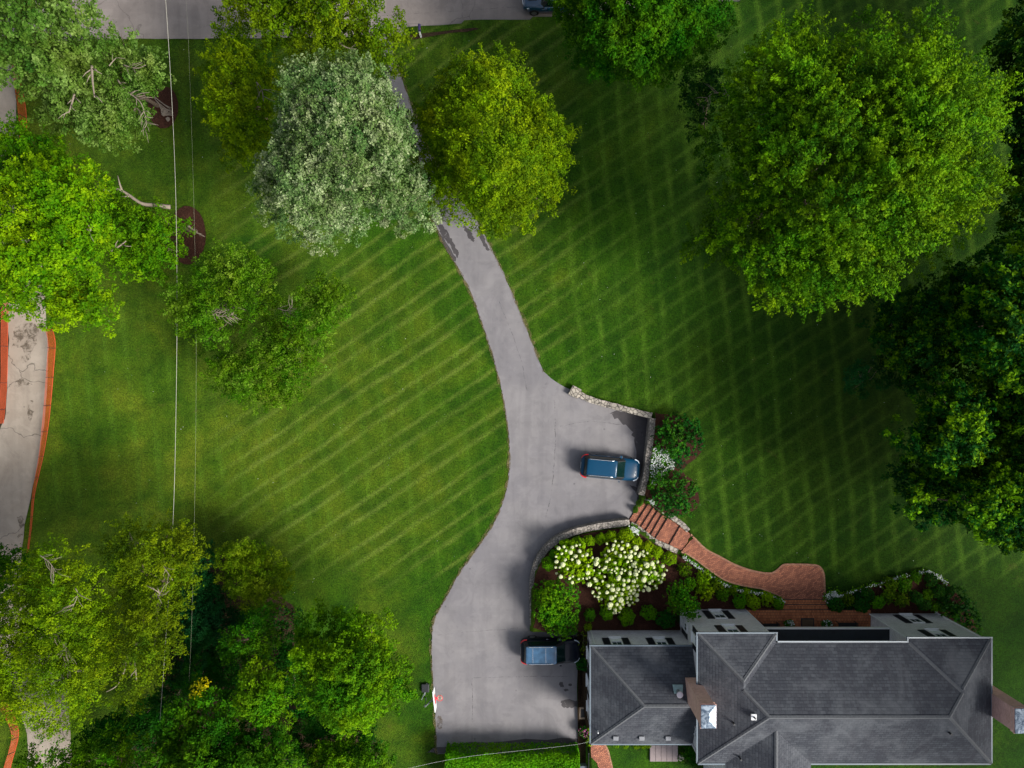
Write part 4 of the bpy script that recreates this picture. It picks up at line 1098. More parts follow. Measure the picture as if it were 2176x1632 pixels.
    if kind == 'panel':
        for x in (xr1 + .55, (xr1 + xf1) / 2 + .35): MB().box(x, x + .03, -wt * .8, wt * .8, zt - .02, zt + .022).build('sunroof_seam', M['chrome'], rf)
    # wheels
    for sx in (-1, 1):
        for sy in (-1, 1):
            x = sx * (Ln * .30); y = sy * (h - .13)
            w = MB().tube([(x, y - .135, .36 * sc), (x, y - .11, .36 * sc), (x, y + .11, .36 * sc), (x, y + .135, .36 * sc)], [.33 * sc, .37 * sc, .37 * sc, .33 * sc], 20).build('wheel', M['rubber'], rt)
            MB().tube([(x, y + sy * .125, .36 * sc), (x, y + sy * .142, .36 * sc)], [.23 * sc, .21 * sc], 14).build('rim', M['rim'], w)
    # lamps, mirrors, grille, wipers
    for s_ in (-1, 1):
        a = [(-f + .02, s_ * h * .62, .80 * sc), (-f + .08, s_ * h * .80, .93 * sc), (-f + .28, s_ * h * .955, .96 * sc), (-f + .52, s_ * h * .985, .98 * sc)]
        MB().tube(smoothpts(a, 3, False), .062, 7).build('tail_light', M['tail'], rt)
        a = [(f - .10, s_ * h * .60, .76 * sc), (f - .25, s_ * h * .80, .85 * sc), (f - .52, s_ * h * .93, .93 * sc)]
        MB().tube(smoothpts(a, 3, False), .048, 7).build('headlight', M['head'], rt)
        x = xf0 - .45
        m = MB().box(x - .09, x + .09, s_ * (h + .02) - .09, s_ * (h + .02) + .11 * s_ + .03, zb - .02, zb + .13).build('mirror', M[paint], rt, bevel=.03)
        MB().box(x - .1, x - .088, s_ * (h + .04) - .07, s_ * (h + .04) + .07, zb, zb + .11).build('mirror_glass', M['chrome'], m)
        MB().tube([(xf0 - .3, s_ * .1, zb + .03), (xf0 - .12, s_ * .62, zb + .035)], .012, 4).build('wiper', M['black'], rt)
        for xx in (-.35, .62):
            MB().box(xx, xx + .16, s_ * (h * 1.0) - .012, s_ * (h * 1.0) + .012, .86 * sc, .90 * sc).build('door_handle', M['chrome'], rt)
    MB().box(f - .05, f + .012, -h * .42, h * .42, .48 * sc, .64 * sc).build('grille', M['black'], rt)
    MB().box(-f - .015, -f + .03, -.26, .26, .62 * sc, .74 * sc).build('number_plate', M['white'], rt)
    if kind == 'jeep':
        for y in (-.42, -.14, .14, .42): MB().box(f - 1.15, f - .45, y - .02, y + .02, 1.155 * sc, 1.178 * sc + .03).build('hood_rib', M['black'], rt)
        MB().tube(smoothpts([(f - .45, -h * .97, .95), (f - .05, -h * .6, .95), (f + .02, 0, .97), (f - .05, h * .6, .95), (f - .45, h * .97, .95)], 4, False), .045, 6).build('front_trim', M['chrome'], rt)
    return rt
x, y, _ = P(1297, 994, .8)
car('parked_car', 'dark blue estate car with silver roof rails facing the straight stone wall', 'car', (x, y, .036), math.radians(-5.2), 4.95, 1.93, 1.66, 'navy', 'navy', 'suv')
x, y, _ = P(1170, 1383, .9)
car('parked_car', 'black off-roader with pale glass roof nosing into shrubs at the house', 'car', (x, y, .036), math.radians(0.5), 5.0, 2.02, 1.86, 'blackpaint', 'roofglass', 'panel')
x, y, _ = P(1172, 0, .9)
car('parked_car', 'blue truck half hidden under the dark tree on the street', 'car', (x, y + .15, .051), math.radians(180), 4.8, 2.05, 1.85, 'carblue', 'carblue', 'jeep')

# ------------------------------------------------------------------ hoop, mailbox, hatch, fences, wires
x, y, _ = P(905, 1482)
hp = empty('basketball_hoop', (x, y, .0), 'portable basketball hoop with white backboard at the driveway edge', 'basketball hoop')
bb0 = P(920.5, 1466, 3.0); bb1 = P(925.5, 1510, 3.0)
def rel(p): return (p[0] - x, p[1] - y, p[2])
a, c_ = Vector(rel(bb0)), Vector(rel(bb1)); t_ = (c_ - a).normalized(); nrm = Vector((-t_.y, t_.x, 0)) * .03
q = [a + nrm, c_ + nrm, c_ - nrm, a - nrm]
MB().prism([(v.x, v.y) for v in q], 2.35, 3.35).build('backboard', M['white'], hp)
mid = (a + c_) / 2; out_ = Vector((-t_.y, t_.x, 0)); out_ = out_ if out_.x > 0 else -out_
MB().prism([(v.x, v.y) for v in (mid + t_ * .35 + out_ * .035, mid - t_ * .35 + out_ * .035, mid - t_ * .35 + out_ * .06, mid + t_ * .35 + out_ * .06)], 2.6, 3.0).build('target_square', M['redplastic'], hp)
rc = mid + out_ * .42; 
rp = [(rc.x + .23 * math.cos(k * math.pi / 8), rc.y + .23 * math.sin(k * math.pi / 8), 2.75) for k in range(17)]
rim_ = MB().tube(rp, .022, 6).build('rim', M['redplastic'], hp)
MB().prism([(v.x, v.y) for v in (mid + out_ * .03 + t_ * .1, mid + out_ * .03 - t_ * .1, mid + out_ * .24 - t_ * .08, mid + out_ * .24 + t_ * .08)], 2.66, 2.74).build('bracket', M['redplastic'], hp)
b = MB()
for k in range(16):
    a0 = k * math.pi / 8; a1 = a0 + .35; a2 = a0 - .35
    for aa in (a1, a2):
        b.tube([(rc.x + .22 * math.cos(a0), rc.y + .22 * math.sin(a0), 2.74), (rc.x + .15 * math.cos(aa), rc.y + .15 * math.sin(aa), 2.5), (rc.x + .12 * math.cos(a0), rc.y + .12 * math.sin(a0), 2.3)], .012, 4)
b.build('net', M['netting'], hp)
MB().tube([(.0, -.05, 0), (.12, -.1, 1.5), (mid.x - .05, mid.y, 2.4)], .05, 8).build('pole', M['grey_metal'], hp)
MB().tube([(.05, -.0, 1.6), (mid.x - .03, mid.y, 2.9)], .03, 8).build('brace', M['grey_metal'], hp)
MB().tube([(-.1, .2, 0.05), (0.1, 1.25, .12)], .04, 6).build('support_arm', M['grey_metal'], hp)
MB().box(-.35, .3, .5, 1.2, 0, .2).build('base', M['iron'], hp, bevel=.05)
MB().tube([(-.35, -.15, .12), (.15, 1.0, .14)], .03, 6).build('support_arm', M['chrome'], hp)

x, y, _ = P(895.5, 82)
mb_ = empty('mailbox', (x, y, .0), 'dark mailbox on a white post beside the street', 'mailbox')
MB().box(-.06, .06, -.06, .06, 0, 1.15).build('post', M['white'], mb_)
MB().box(-.06, .06, -.06, .45, 1.15, 1.25).build('arm', M['white'], mb_)
b = MB(); pr_ = [(-.11, 0), (.11, 0), (.11, .12)] + [(.11 * math.cos(k * math.pi / 6), .12 + .11 * math.sin(k * math.pi / 6)) for k in range(1, 6)] + [(-.11, .12)]
n = len(pr_); b.add([(u, -.05, 1.25 + w) for u, w in pr_] + [(u, .5, 1.25 + w) for u, w in pr_], [tuple(range(n)), tuple(range(2 * n - 1, n - 1, -1))] + [(i, n + i, n + (i + 1) % n, (i + 1) % n) for i in range(n)])
bx_ = b.build('box', M['navyplastic'], mb_); MB().box(.111, .125, .1, .13, 1.33, 1.5).build('flag', M['redplastic'], bx_)

x, y, z = G(1410, 1598)
hz = float(H(x, y))
hr = empty('cellar_hatch', (x, y, hz), 'grey boarded cellar hatch on the grass behind the low wing', 'hatch')
for k in range(5):
    x0 = -1.16 + k * .465
    MB().box(x0, x0 + .435, -.68, .66, .1, .22).build('board', M['deck'], hr)
MB().box(-1.18, 1.18, -.70, .68, 0, .095).build('frame', M['grey_metal'], hr)
x, y, _ = P(1241, 1514)
gr_ = empty('window_well', (x, y, .0), 'small dark basement window well in a pale kerb by the wall', 'window well')
b = MB(); 
for q in ((-.42, -.28, -.5, .5), (.28, .42, -.5, .5), (-.28, .28, -.5, -.36), (-.28, .28, .36, .5)): b.box(q[0], q[1], q[2], q[3], 0, .16)
b.build('kerb', plain('kerb_stone', (.36, .28, .20), .9), gr_); MB().box(-.279, .279, -.359, .359, .03, .12).build('grate', M['black'], gr_)

x, y, _ = P(1248, 1615)
fn = empty('garden_fence', (x, y, 0), 'dark iron fence beside the short curved brick path', 'fence')
for k in range(5): MB().box(-.04, .04, 1.2 - k * 1.3 - .04, 1.2 - k * 1.3 + .04, 0, 1.25).build('post', M['iron'], fn)
for z in (.25, 1.1): MB().box(-.02, .02, -4.1, 1.25, z, z + .05).build('rail', M['iron'], fn)
b = MB()
for k in range(42): yk = 1.12 - k * .125; b.box(-.01, .01, yk - .01, yk + .01, .05, 1.2)
b.build('pickets', M['iron'], fn)
x, y, _ = P(1240, 1628)
thing('garden_slab', MB().box(-.35, .25, -1.2, .28, 0, .5), M['slate'], (x, y, 0), 'blue grey utility box between the bright hedge and the iron fence', 'utility box', bevel=.03)

def netfence(px, hts, label, lean=0.0, seed=1):
    r_ = random.Random(seed)
    pts = smoothpts([(*P(a, b)[:2], h) for (a, b), h in zip(px, hts)], 5, False)
    base = (pts[0][0], pts[0][1], 0)
    rt = empty('safety_fence', base, label, 'safety fence')
    me = bpy.data.meshes.new('netting'); vs, fs, uv = [], [], []; u = 0; rows = 4
    for i, p in enumerate(pts):
        if i: u += math.hypot(p[0] - pts[i - 1][0], p[1] - pts[i - 1][1])
        wob = r_.uniform(-.04, .04)
        for k in range(rows + 1):
            f_ = k / rows
            vs.append((p[0] - base[0] + lean * f_ * p[2] + wob * math.sin(f_ * 3), p[1] - base[1], p[2] * f_ - .01 + (r_.uniform(-.03, .03) if k == rows else 0))); uv.append((u, f_ * 1.2, 0))
    n = rows + 1
    fs = [(i * n + k, (i + 1) * n + k, (i + 1) * n + k + 1, i * n + k + 1) for i in range(len(pts) - 1) for k in range(rows)]
    me.from_pydata(vs, [], fs); at = me.attributes.new('net', 'FLOAT_VECTOR', 'POINT'); at.data.foreach_set('vector', np.array(uv, np.float32).ravel())
    link('netting', me, M['net'], rt)
    top = [(p[0] - base[0] + lean * p[2], p[1] - base[1], p[2]) for p in pts]
    MB().tube(top, .012, 5).build('top_band', M['orange'], rt)
    MB().tube([(p[0] - base[0], p[1] - base[1], .03) for p in pts], .025, 5).build('bottom_band', M['orange'], rt)
    for i in range(1, len(pts), 5):
        p = pts[i]
        MB().tube([(p[0] - base[0] + .02, p[1] - base[1], 0), (p[0] - base[0] + .02 + lean * p[2], p[1] - base[1], p[2] + .1)], .022, 6).build('stake', M['iron'], rt)
    return rt
netfence([(112, 700), (118, 730), (114, 790), (109, 850), (103, 905), (94, 960), (84, 1005), (74, 1050), (70, 1090), (66, 1130), (60, 1175)], [.95, .95, .9, .85, .8, .6, .45, .3, .25, .2, .2], 'long orange mesh safety fence between the lane and the west lawn', seed=1)
netfence([(16, 560), (18, 640), (17, 720), (16, 800), (12, 860), (8, 900)], [.8, .8, .8, .75, .7, .5], 'orange mesh safety fence on the far side of the lane', seed=2)
netfence([(44, 150), (50, 200), (56, 240), (58, 300)], [1.0, 1.0, 1.0, .9], 'orange mesh safety fence under the grey green tree', seed=3)
netfence([(6, 1476), (22, 1505), (36, 1535), (40, 1560), (34, 1590), (24, 1625), (20, 1660)], [.6, .6, .55, .5, .5, .5, .5], 'sagging orange mesh safety fence in the bottom left corner', lean=-.5, seed=4)

def wire(px, zs_, r, mat, label, name='power_line', cat='cable', n=6):
    pts = smoothpts([P(a, b, z) for (a, b), z in zip(px, zs_)], 6, False)
    base = pts[0]
    b = off(MB().tube(pts, r, n), base); o = b.build(name, M[mat]); o.location = base
    return tag(o, label, cat)
# a level line 8 m up, gently sagging
wire([(345, -60), (352, 0), (365, 210), (373, 400), (376, 600), (375, 800), (370, 1050), (360, 1240), (340, 1530), (330, 1640)], [9.2, 9.0, 8.6, 8.3, 8.1, 8.0, 8.1, 8.3, 8.7, 8.9], .014, 'wire', 'thick pale overhead cable crossing the west lawn')
wire([(394, -20), (400, 80), (408, 300), (414, 520), (417, 700), (415, 1000), (408, 1300), (402, 1450)], [8, 7.8, 7.4, 7.2, 7.1, 7.1, 7.4, 7.6], .004, 'wire_dark', 'thin dull overhead line east of the thick pale cable')
wire([(845, 1640), (875, 1631), (1000, 1607), (1225, 1582), (1254, 1568)], [5.4, 5.2, 4.7, 4.6, 4.7], .008, 'twine', 'thin white cable running over the bright hedge to the low wing')

# ------------------------------------------------------------------ garden plants
ORD = ['first', 'second', 'third', 'fourth', 'fifth', 'sixth', 'seventh', 'eighth', 'ninth', 'tenth', 'eleventh', 'twelfth', 'thirteenth', 'fourteenth']
def ball_mesh(seed, loose=False, n=2200):
    if loose: Q, v = leaves([(0, 0, .55, .8), (.35, .2, .5, .5), (-.35, -.15, .5, .55), (.05, -.4, .45, .5), (-.1, .42, .45, .5)], per=10, dens=18, spray=.28, width=.09, size=.15, seed=seed, fill=.2)
    else: Q, v = leaves([(0, 0, .72, .92)], per=8, dens=n / 27, spray=.06, width=.06, size=.14, seed=seed, shell=(.94, 1.0), flat=.85, fill=.15)
    return quads_mesh('foliage', Q, v)
BALLS = {}
def ball(px, py, rpx, kind, label, cat='shrub', group=None, zadd=0.0):
    name = {'box': 'boxwood', 'boxdark': 'boxwood', 'loose': 'small_shrub', 'looseyel': 'small_shrub', 'loosedark': 'small_shrub', 'dark': 'boxwood', 'blue': 'small_shrub'}[kind]
    key = (kind, random.randint(0, 2))
    if key not in BALLS:
        me = ball_mesh(40 + len(BALLS), kind.startswith('loose') or kind == 'blue')
        me.materials.append(L[{'box': 'box', 'boxdark': 'boxdark', 'dark': 'shrub', 'loose': 'box', 'looseyel': 'khaki', 'loosedark': 'boxdark', 'blue': 'teal'}[kind]])
        st = MB().tube([(0, 0, -.1), (.02, 0, .25), (0, .02, .6)], [.06, .05, .03], 6); sm_ = bpy.data.meshes.new('stem'); sm_.from_pydata(st.v, [], st.f); sm_.materials.append(M['bark'])
        BALLS[key] = (me, sm_)
    me, sm_ = BALLS[key]
    x, y, z = G(px, py); r = rpx / PXM
    x, y, _ = P(px, py, z + r * .7)
    rt = empty(name, (x, y, float(H(x, y)) + zadd), label, cat, group, rz=random.uniform(0, 6.28))
    r *= 1.16; rt.scale = (r * random.uniform(.94, 1.06), r * random.uniform(.94, 1.06), r * random.uniform(.9, 1.15))
    for nme, m_ in (('foliage', me), ('stem', sm_)):
        o = bpy.data.objects.new(nme, m_); C.objects.link(o); o.parent = rt
    return rt
row = [(1165, 1197, 13), (1178, 1178, 10), (1202, 1160, 12), (1229, 1151, 11), (1252, 1148, 11), (1276, 1144.5, 11), (1298, 1139, 11), (1328, 1138, 14.5), (1352, 1152, 11.5), (1374, 1162, 11.5), (1395, 1171, 11), (1421, 1186, 13.5)]
for i, (a, b_, r) in enumerate(row):
    ball(a, b_, r, 'box' if i > 1 else 'boxdark', f'{"largest " if i == 7 else ""}clipped round boxwood, {ORD[i]} from the west in the row behind the curved stone wall', 'boxwood', 'clipped boxwoods behind the curved wall')
mid = [(1454, 1210, 13, 'looseyel', 'yellowish loose shrub by the mulch just below the last row boxwood'), (1495, 1227, 15, 'loose', 'bright loose shrub west of the white flower edging'), (1466, 1239, 11, 'boxdark', 'small dark ball next to the tall holly'),
       (1497, 1259, 17, 'loose', 'wide green shrub in the middle of the walkside group'), (1522, 1243, 14, 'looseyel', 'olive shrub touching the white flower edging'), (1535, 1262, 13, 'loosedark', 'darker loose shrub above the brown mulch gap'),
       (1556, 1254, 10, 'looseyel', 'small yellow shrub south of the walk'), (1586, 1259, 10, 'loose', 'small green shrub right at the white flowers'), (1571, 1277, 13, 'boxdark', 'round ball nearest the house west window'),
       (1600, 1279, 14, 'box', 'round bright ball second from the porch steps along the house'), (1630, 1273, 14, 'loose', 'leafy shrub at the west corner of the porch'), (1652, 1281, 11, 'boxdark', 'dark shrub tight against the porch steps, west side')]
for a, b_, r, k, lb in mid: ball(a, b_, r, k, lb, 'shrub', 'shrubs between the walk and the house')
for i, (a, b_, r, k) in enumerate([(1253, 1306, 11, 'boxdark'), (1289, 1300, 13, 'boxdark'), (1331, 1309, 16, 'boxdark'), (1378, 1301, 15, 'boxdark'), (1413, 1314, 17, 'dark')]):
    ball(a, b_, r, k, f'{["small ", "", "", "", "dim "][i]}dark green shrub, {ORD[i]} from the west in the bed against the low wing', 'shrub', 'shrubs against the low wing')
east = [(1775, 1284, 14, 'dark', 'dark ball tight against the porch steps, east side'), (1801, 1274, 13, 'looseyel', 'olive shrub behind the dark ball east of the porch steps'), (1803, 1292, 9, 'blue', 'tiny blue green shrub at the east porch edge'),
        (1822, 1266, 9, 'blue', 'small blue green shrub at the white flower line'), (1829, 1285, 14, 'dark', 'dark round ball second from the steps, east bed'), (1842, 1261, 12, 'dark', 'dark ball touching the east flower line'),
        (1863, 1279, 13, 'boxdark', 'round green ball north of the east wing corner'), (1891, 1243, 15, 'looseyel', 'wide olive shrub under the crest of the east flower line'), (1886, 1267, 14, 'looseyel', 'olive shrub above the east wing wall'),
        (1920, 1242, 14, 'loosedark', 'dim shrub in the middle of the east bed'), (1915, 1273, 14, 'looseyel', 'olive shrub over the east wing window'), (1946, 1226, 11, 'loosedark', 'dim shrub at the top of the east bed'),
        (1944, 1268, 12, 'dark', 'dark ball beside the east wing window'), (1975, 1231, 12, 'dark', 'very dark shrub inside the white flower tip')]
east += [(1990, 1255, 13, 'dark', 'dark ball under the bend of the white flower arc'), (1972, 1262, 12, 'loosedark', 'dim loose shrub in the dark half of the east bed'), (2003, 1278, 13, 'dark', 'dark ball near the eastern end of the east bed'),
         (1985, 1288, 11, 'loosedark', 'dim shrub against the east wing wall east of its window'), (1962, 1284, 11, 'dark', 'small dark ball against the east wing wall'), (2012, 1255, 11, 'dark', 'dark ball behind the tip of the white flower arc')]
for a, b_, r, k, lb in east: ball(a, b_, r, k, lb, 'shrub', 'shrubs of the east bed')
ball(1240, 1409, 14, 'dark', 'dark round bush at the wall in front of the black car', 'shrub')
ball(1250, 1333, 8, 'loose', 'small pale green weed at the corner of the low wing')

def bush(name, label, cat, lobes, mat, seed, dens=22, size=.13, spray=.16, per=9, group=None, r0=.07, **kw):
    w = []
    for (a, b_, r, z) in lobes:
        x, y, _ = P(a, b_, z); w.append((x, y, z, r / PXM * (CAMZ - z) / CAMZ))
    cx = sum(l[0] for l in w) / len(w); cy = sum(l[1] for l in w) / len(w); base = (cx, cy, float(H(cx, cy)))
    rt = empty(name, base, label, cat, group)
    Q, v = leaves(w, per=per, dens=dens, spray=spray, width=.1, size=size, seed=seed, **kw)
    crown_obj('foliage', Q, v, base, L[mat], rt); trunk(w, base, r0, seed, 'stem', parent=rt, nl=4)
    return rt, base, w
# tall clipped evergreens beside the court
bush('clipped_evergreen', 'large rounded evergreen with straight clipped side, north of its pair beside the court', 'evergreen', [(1163, 1262, 30, 1.9), (1198, 1258, 32, 2.1), (1168, 1290, 34, 2.1), (1200, 1292, 31, 2.2), (1180, 1272, 36, 2.4)], 'holly', 61, shell=(.85, 1), fill=.2)
bush('clipped_evergreen', 'smaller rounded evergreen overhanging the bonnet of the black car', 'evergreen', [(1186, 1318, 30, 1.9), (1202, 1322, 27, 2.0), (1172, 1310, 24, 1.8), (1200, 1337, 22, 1.9)], 'holly', 62, shell=(.85, 1), fill=.2)
bush('holly_tree', 'upright glossy holly at the corner of the west wing', 'holly', [(1438, 1262, 24, 2.4), (1450, 1275, 26, 3.2), (1463, 1290, 22, 3.8), (1446, 1252, 20, 1.8), (1470, 1300, 15, 4.0), (1434, 1280, 20, 2.4)], 'holly', 63, dens=18, spray=.25)
bush('rounded_shrub', 'dark spreading shrub north of the white flowers by the parking court', 'shrub', [(1425, 910, 26, 1.8), (1455, 905, 26, 1.9), (1410, 935, 22, 1.7), (1462, 940, 28, 1.9), (1432, 945, 26, 2.1), (1475, 925, 16, 1.5), (1440, 962, 18, 1.6)], 'shrub', 64, dens=15, spray=.3, size=.16)
bush('rounded_shrub', 'dark spreading shrub between the white flowers and the brick steps', 'shrub', [(1402, 1025, 22, 1.8), (1432, 1020, 24, 1.9), (1405, 1055, 24, 1.8), (1440, 1055, 28, 2.0), (1463, 1040, 18, 1.7), (1455, 1075, 20, 1.6), (1425, 1080, 17, 1.5)], 'shrub', 65, dens=15, spray=.3, size=.16)
bush('small_shrub', 'low grey green plant on the lawn side of the white flowers', 'shrub', [(1437, 978, 12, 1.35), (1446, 988, 10, 1.3)], 'teal', 66, dens=30, size=.1)
bush('small_shrub', 'dim leafy shrub at the end of the east wing', 'shrub', [(2030, 1275, 26, 1.6), (2045, 1300, 26, 1.7), (2060, 1325, 22, 1.6), (2015, 1300, 20, 1.4)], 'deep', 67, dens=14, spray=.35, size=.18)
bush('small_shrub', 'thin twiggy shrub between the black car and the house', 'shrub', [(1240, 1350, 9, 1.0), (1243, 1370, 10, 1.2), (1240, 1390, 8, .9)], 'khaki', 68, dens=18, spray=.3, size=.09)
bush('flowering_shrub', 'pale yellow flowering shrub at the south west corner of the low wing', 'shrub', [(1254, 1553, 5, 1.0), (1254, 1566, 6, 1.0), (1252, 1577, 5, .8)], 'box', 69, dens=40, size=.1)
for k, (a, b_) in enumerate([(1310, 1583), (1330, 1584), (1352, 1585), (1366, 1584), (1377, 1583)]):
    ball(a, b_, 6, 'loose', f'small yellow flowered plant, {ORD[k]} from the west under the south eave', 'plant', 'plants under the south eave')
bush('small_shrub', 'leafy shrub beside the cellar hatch against the main wall', 'shrub', [(1462, 1595, 14, .9), (1470, 1612, 14, .9), (1450, 1606, 10, .8)], 'mid', 70, dens=22, size=.13)
x, y, z = G(1446, 1609); thing('boulder', MB().prism([(.28 * math.cos(k * .9) * (1 + .2 * math.sin(k * 2)), .24 * math.sin(k * .9)) for k in range(7)], -.05, .22), plain('pale_rock', (.48, .44, .38), .9), (x, y, z), 'pale rock beside the cellar hatch', 'rock', bevel=.05)

# hydrangeas: leafy shrubs with cream flower heads
bmh = bmesh.new(); bmesh.ops.create_icosphere(bmh, subdivisions=3, radius=1)
rr_ = random.Random(5)
for v_ in bmh.verts: v_.co *= 1 + rr_.uniform(-.16, .10); v_.co.z *= .8
head = bpy.data.meshes.new('flower_head'); bmh.to_mesh(head); bmh.free(); head.materials.append(M['cream'])
hyd = [('broad hydrangea full of cream flower heads, westernmost, beside the tall clipped evergreens', [(1202, 1180, 24), (1222, 1170, 20), (1240, 1192, 24), (1216, 1205, 28), (1246, 1216, 22), (1196, 1200, 18)], 38),
       ('hydrangea full of cream flower heads nearest the stone wall corner', [(1302, 1166, 18), (1330, 1170, 20), (1346, 1190, 20), (1310, 1192, 24), (1285, 1192, 18), (1326, 1205, 22)], 44),
       ('hydrangea full of cream flower heads, easternmost, towards the brick walk', [(1375, 1190, 22), (1392, 1212, 20), (1366, 1216, 26), (1384, 1232, 18), (1350, 1235, 20)], 40),
       ('hydrangea full of cream flower heads nearest the low wing', [(1290, 1230, 26), (1320, 1240, 26), (1302, 1265, 26), (1335, 1262, 18), (1278, 1252, 18), (1306, 1284, 13)], 54)]
for hi, (lb, lobes, nb) in enumerate(hyd):
    z0_ = 1.75
    rt, base, w = bush('hydrangea', lb, 'hydrangea', [(a, b_, r, z0_ + (.2 if r > 22 else 0)) for a, b_, r in lobes], 'box', 80 + hi, dens=12, spray=.25, size=.22, group='cream hydrangeas of the front bed')
    r2 = random.Random(90 + hi); placed = []; tries = 0
    while len(placed) < nb and tries < 6000:
        tries += 1
        l = r2.choice(w); th = r2.uniform(0, 6.283); u = math.sqrt(r2.uniform(0, 1)); s_ = r2.uniform(.08, .17) if r2.random() < .72 else r2.uniform(.17, .25)
        zz = l[2] + l[3] * .78 * math.sqrt(max(0, 1 - (u * .95) ** 2)) + .22
        px_, py_ = l[0] + math.cos(th) * u * (l[3] + .12), l[1] + math.sin(th) * u * (l[3] + .12)
        # stay on the outside of the plant
        if any(math.hypot(px_ - o[0], py_ - o[1]) < o[3] * .95 and o[2] + o[3] * .78 * math.sqrt(max(0, 1 - (math.hypot(px_ - o[0], py_ - o[1]) / o[3]) ** 2)) + .15 > zz + .05 for o in w if o is not l): continue
        if any((px_ - q[0]) ** 2 + (py_ - q[1]) ** 2 < ((s_ + q[3]) * 1.05) ** 2 for q in placed): continue
        placed.append((px_, py_, zz, s_))
        o = bpy.data.objects.new('flower_head', head); C.objects.link(o); o.parent = rt
        o.location = (px_ - base[0], py_ - base[1], zz - base[2]); o.scale = (s_, s_ * r2.uniform(.8, 1.1), s_ * .9); o.rotation_euler = (r2.uniform(-.5, .5), r2.uniform(-.5, .5), r2.uniform(0, 6))

# white flower edgings: nobody could count the blossoms
def flowers(px, w, n, label, seed, hgt=.35, dens_leaf=2.2, poly=None, zb=None):
    r2 = np.random.default_rng(seed); pts = smoothpts([G(a, b_)[:2] for a, b_ in px], 6, False); pts = np.array(pts)
    def scatter(k, ww):
        if poly is not None:
            W_ = np.array([G(a, b_)[:2] for a, b_ in poly]); X = r2.uniform(W_[:, 0].min(), W_[:, 0].max(), k * 3); Y = r2.uniform(W_[:, 1].min(), W_[:, 1].max(), k * 3)
            q = inpoly(X, Y, W_.tolist()); return X[q][:k], Y[q][:k]
        i = r2.integers(0, len(pts) - 1, k); t = r2.uniform(0, 1, k)[:, None]; p_ = pts[i] * (1 - t) + pts[i + 1] * t + r2.normal(scale=ww, size=(k, 2)); return p_[:, 0], p_[:, 1]
    def quads(X, Y, zz, sz):
        k = len(X); c_ = np.stack([X, Y, zz], 1); nor = unit(r2.normal(scale=.45, size=(k, 3)) + [0, 0, 1]); a = unit(np.cross(nor, r2.normal(size=(k, 3)))); b2 = np.cross(nor, a); s2 = (sz * r2.uniform(.6, 1.3, k))[:, None]
        return np.stack([c_ - a * s2, c_ - b2 * s2, c_ + a * s2, c_ + b2 * s2], 1)
    X, Y = scatter(int(n * dens_leaf), w); Z = H(X, Y) + r2.uniform(.03, hgt * .8, len(X))
    g = link('flower_leaves', quads_mesh('flower_leaves', quads(X, Y, Z, .08), r2.uniform(0, 1, len(X))), L['boxdark'])
    tag(g, 'green foliage under the ' + label, kind='stuff')
    X, Y = scatter(n, w * .8); Z = H(X, Y) + r2.uniform(hgt * .75, hgt * 1.1, len(X))
    tag(link('white_flowers', quads_mesh('white_flowers', quads(X, Y, Z, .055), r2.uniform(.2, 1, len(X))), L['white']), label, kind='stuff')
flowers([(1450, 1180), (1475, 1198), (1500, 1217), (1540, 1241), (1580, 1254), (1625, 1262), (1655, 1273), (1661, 1277)], .09, 360, 'white flower edging along the brick walk', 1)
flowers([(1757, 1271), (1765, 1262), (1775, 1262)], .22, 150, 'white flowers beside the porch steps', 2)
flowers([(1775, 1266), (1800, 1257), (1850, 1243), (1890, 1230), (1925, 1221)], .10, 130, 'sparse white flower line above the east bed', 3)
flowers([(1950, 1215), (1970, 1214), (1990, 1224), (2005, 1238)], .11, 130, 'white flower arc at the end of the east bed', 4)
flowers([(1385, 1000), (1400, 990)], .3, 520, 'dense white flowers between the two dark shrubs', 5, poly=[(1386, 950), (1412, 955), (1432, 970), (1428, 998), (1405, 1010), (1392, 1030), (1380, 1028), (1380, 990)], hgt=.55)
flowers([(1340, 1122), (1352, 1128)], .16, 130, 'white flower clump at the foot of the brick steps', 6, hgt=.4)
flowers([(1378, 1061), (1388, 1070)], .09, 50, 'white flower clump at the top side of the brick steps', 7, hgt=.4)
# clover and petals scattered on the lawn
r2 = np.random.default_rng(77); X = r2.uniform(-40, 36, 900); Y = r2.uniform(-20, 30, 900)
k = ~inpoly(X, Y, dr); X, Y = X[k][:240], Y[k][:240]; Z = H(X, Y) + .03; s2 = r2.uniform(.012, .03, len(X))
Q = np.stack([np.stack([X + dx_ * s2, Y + dy_ * s2, Z], 1) for dx_, dy_ in ((-1, 0), (0, -1), (1, 0), (0, 1))], 1)
tag(link('clover_flowers', quads_mesh('clover_flowers', Q, r2.uniform(.3, 1, len(X))), L['white']), 'tiny white clover flowers dotted over the lawn', kind='stuff')

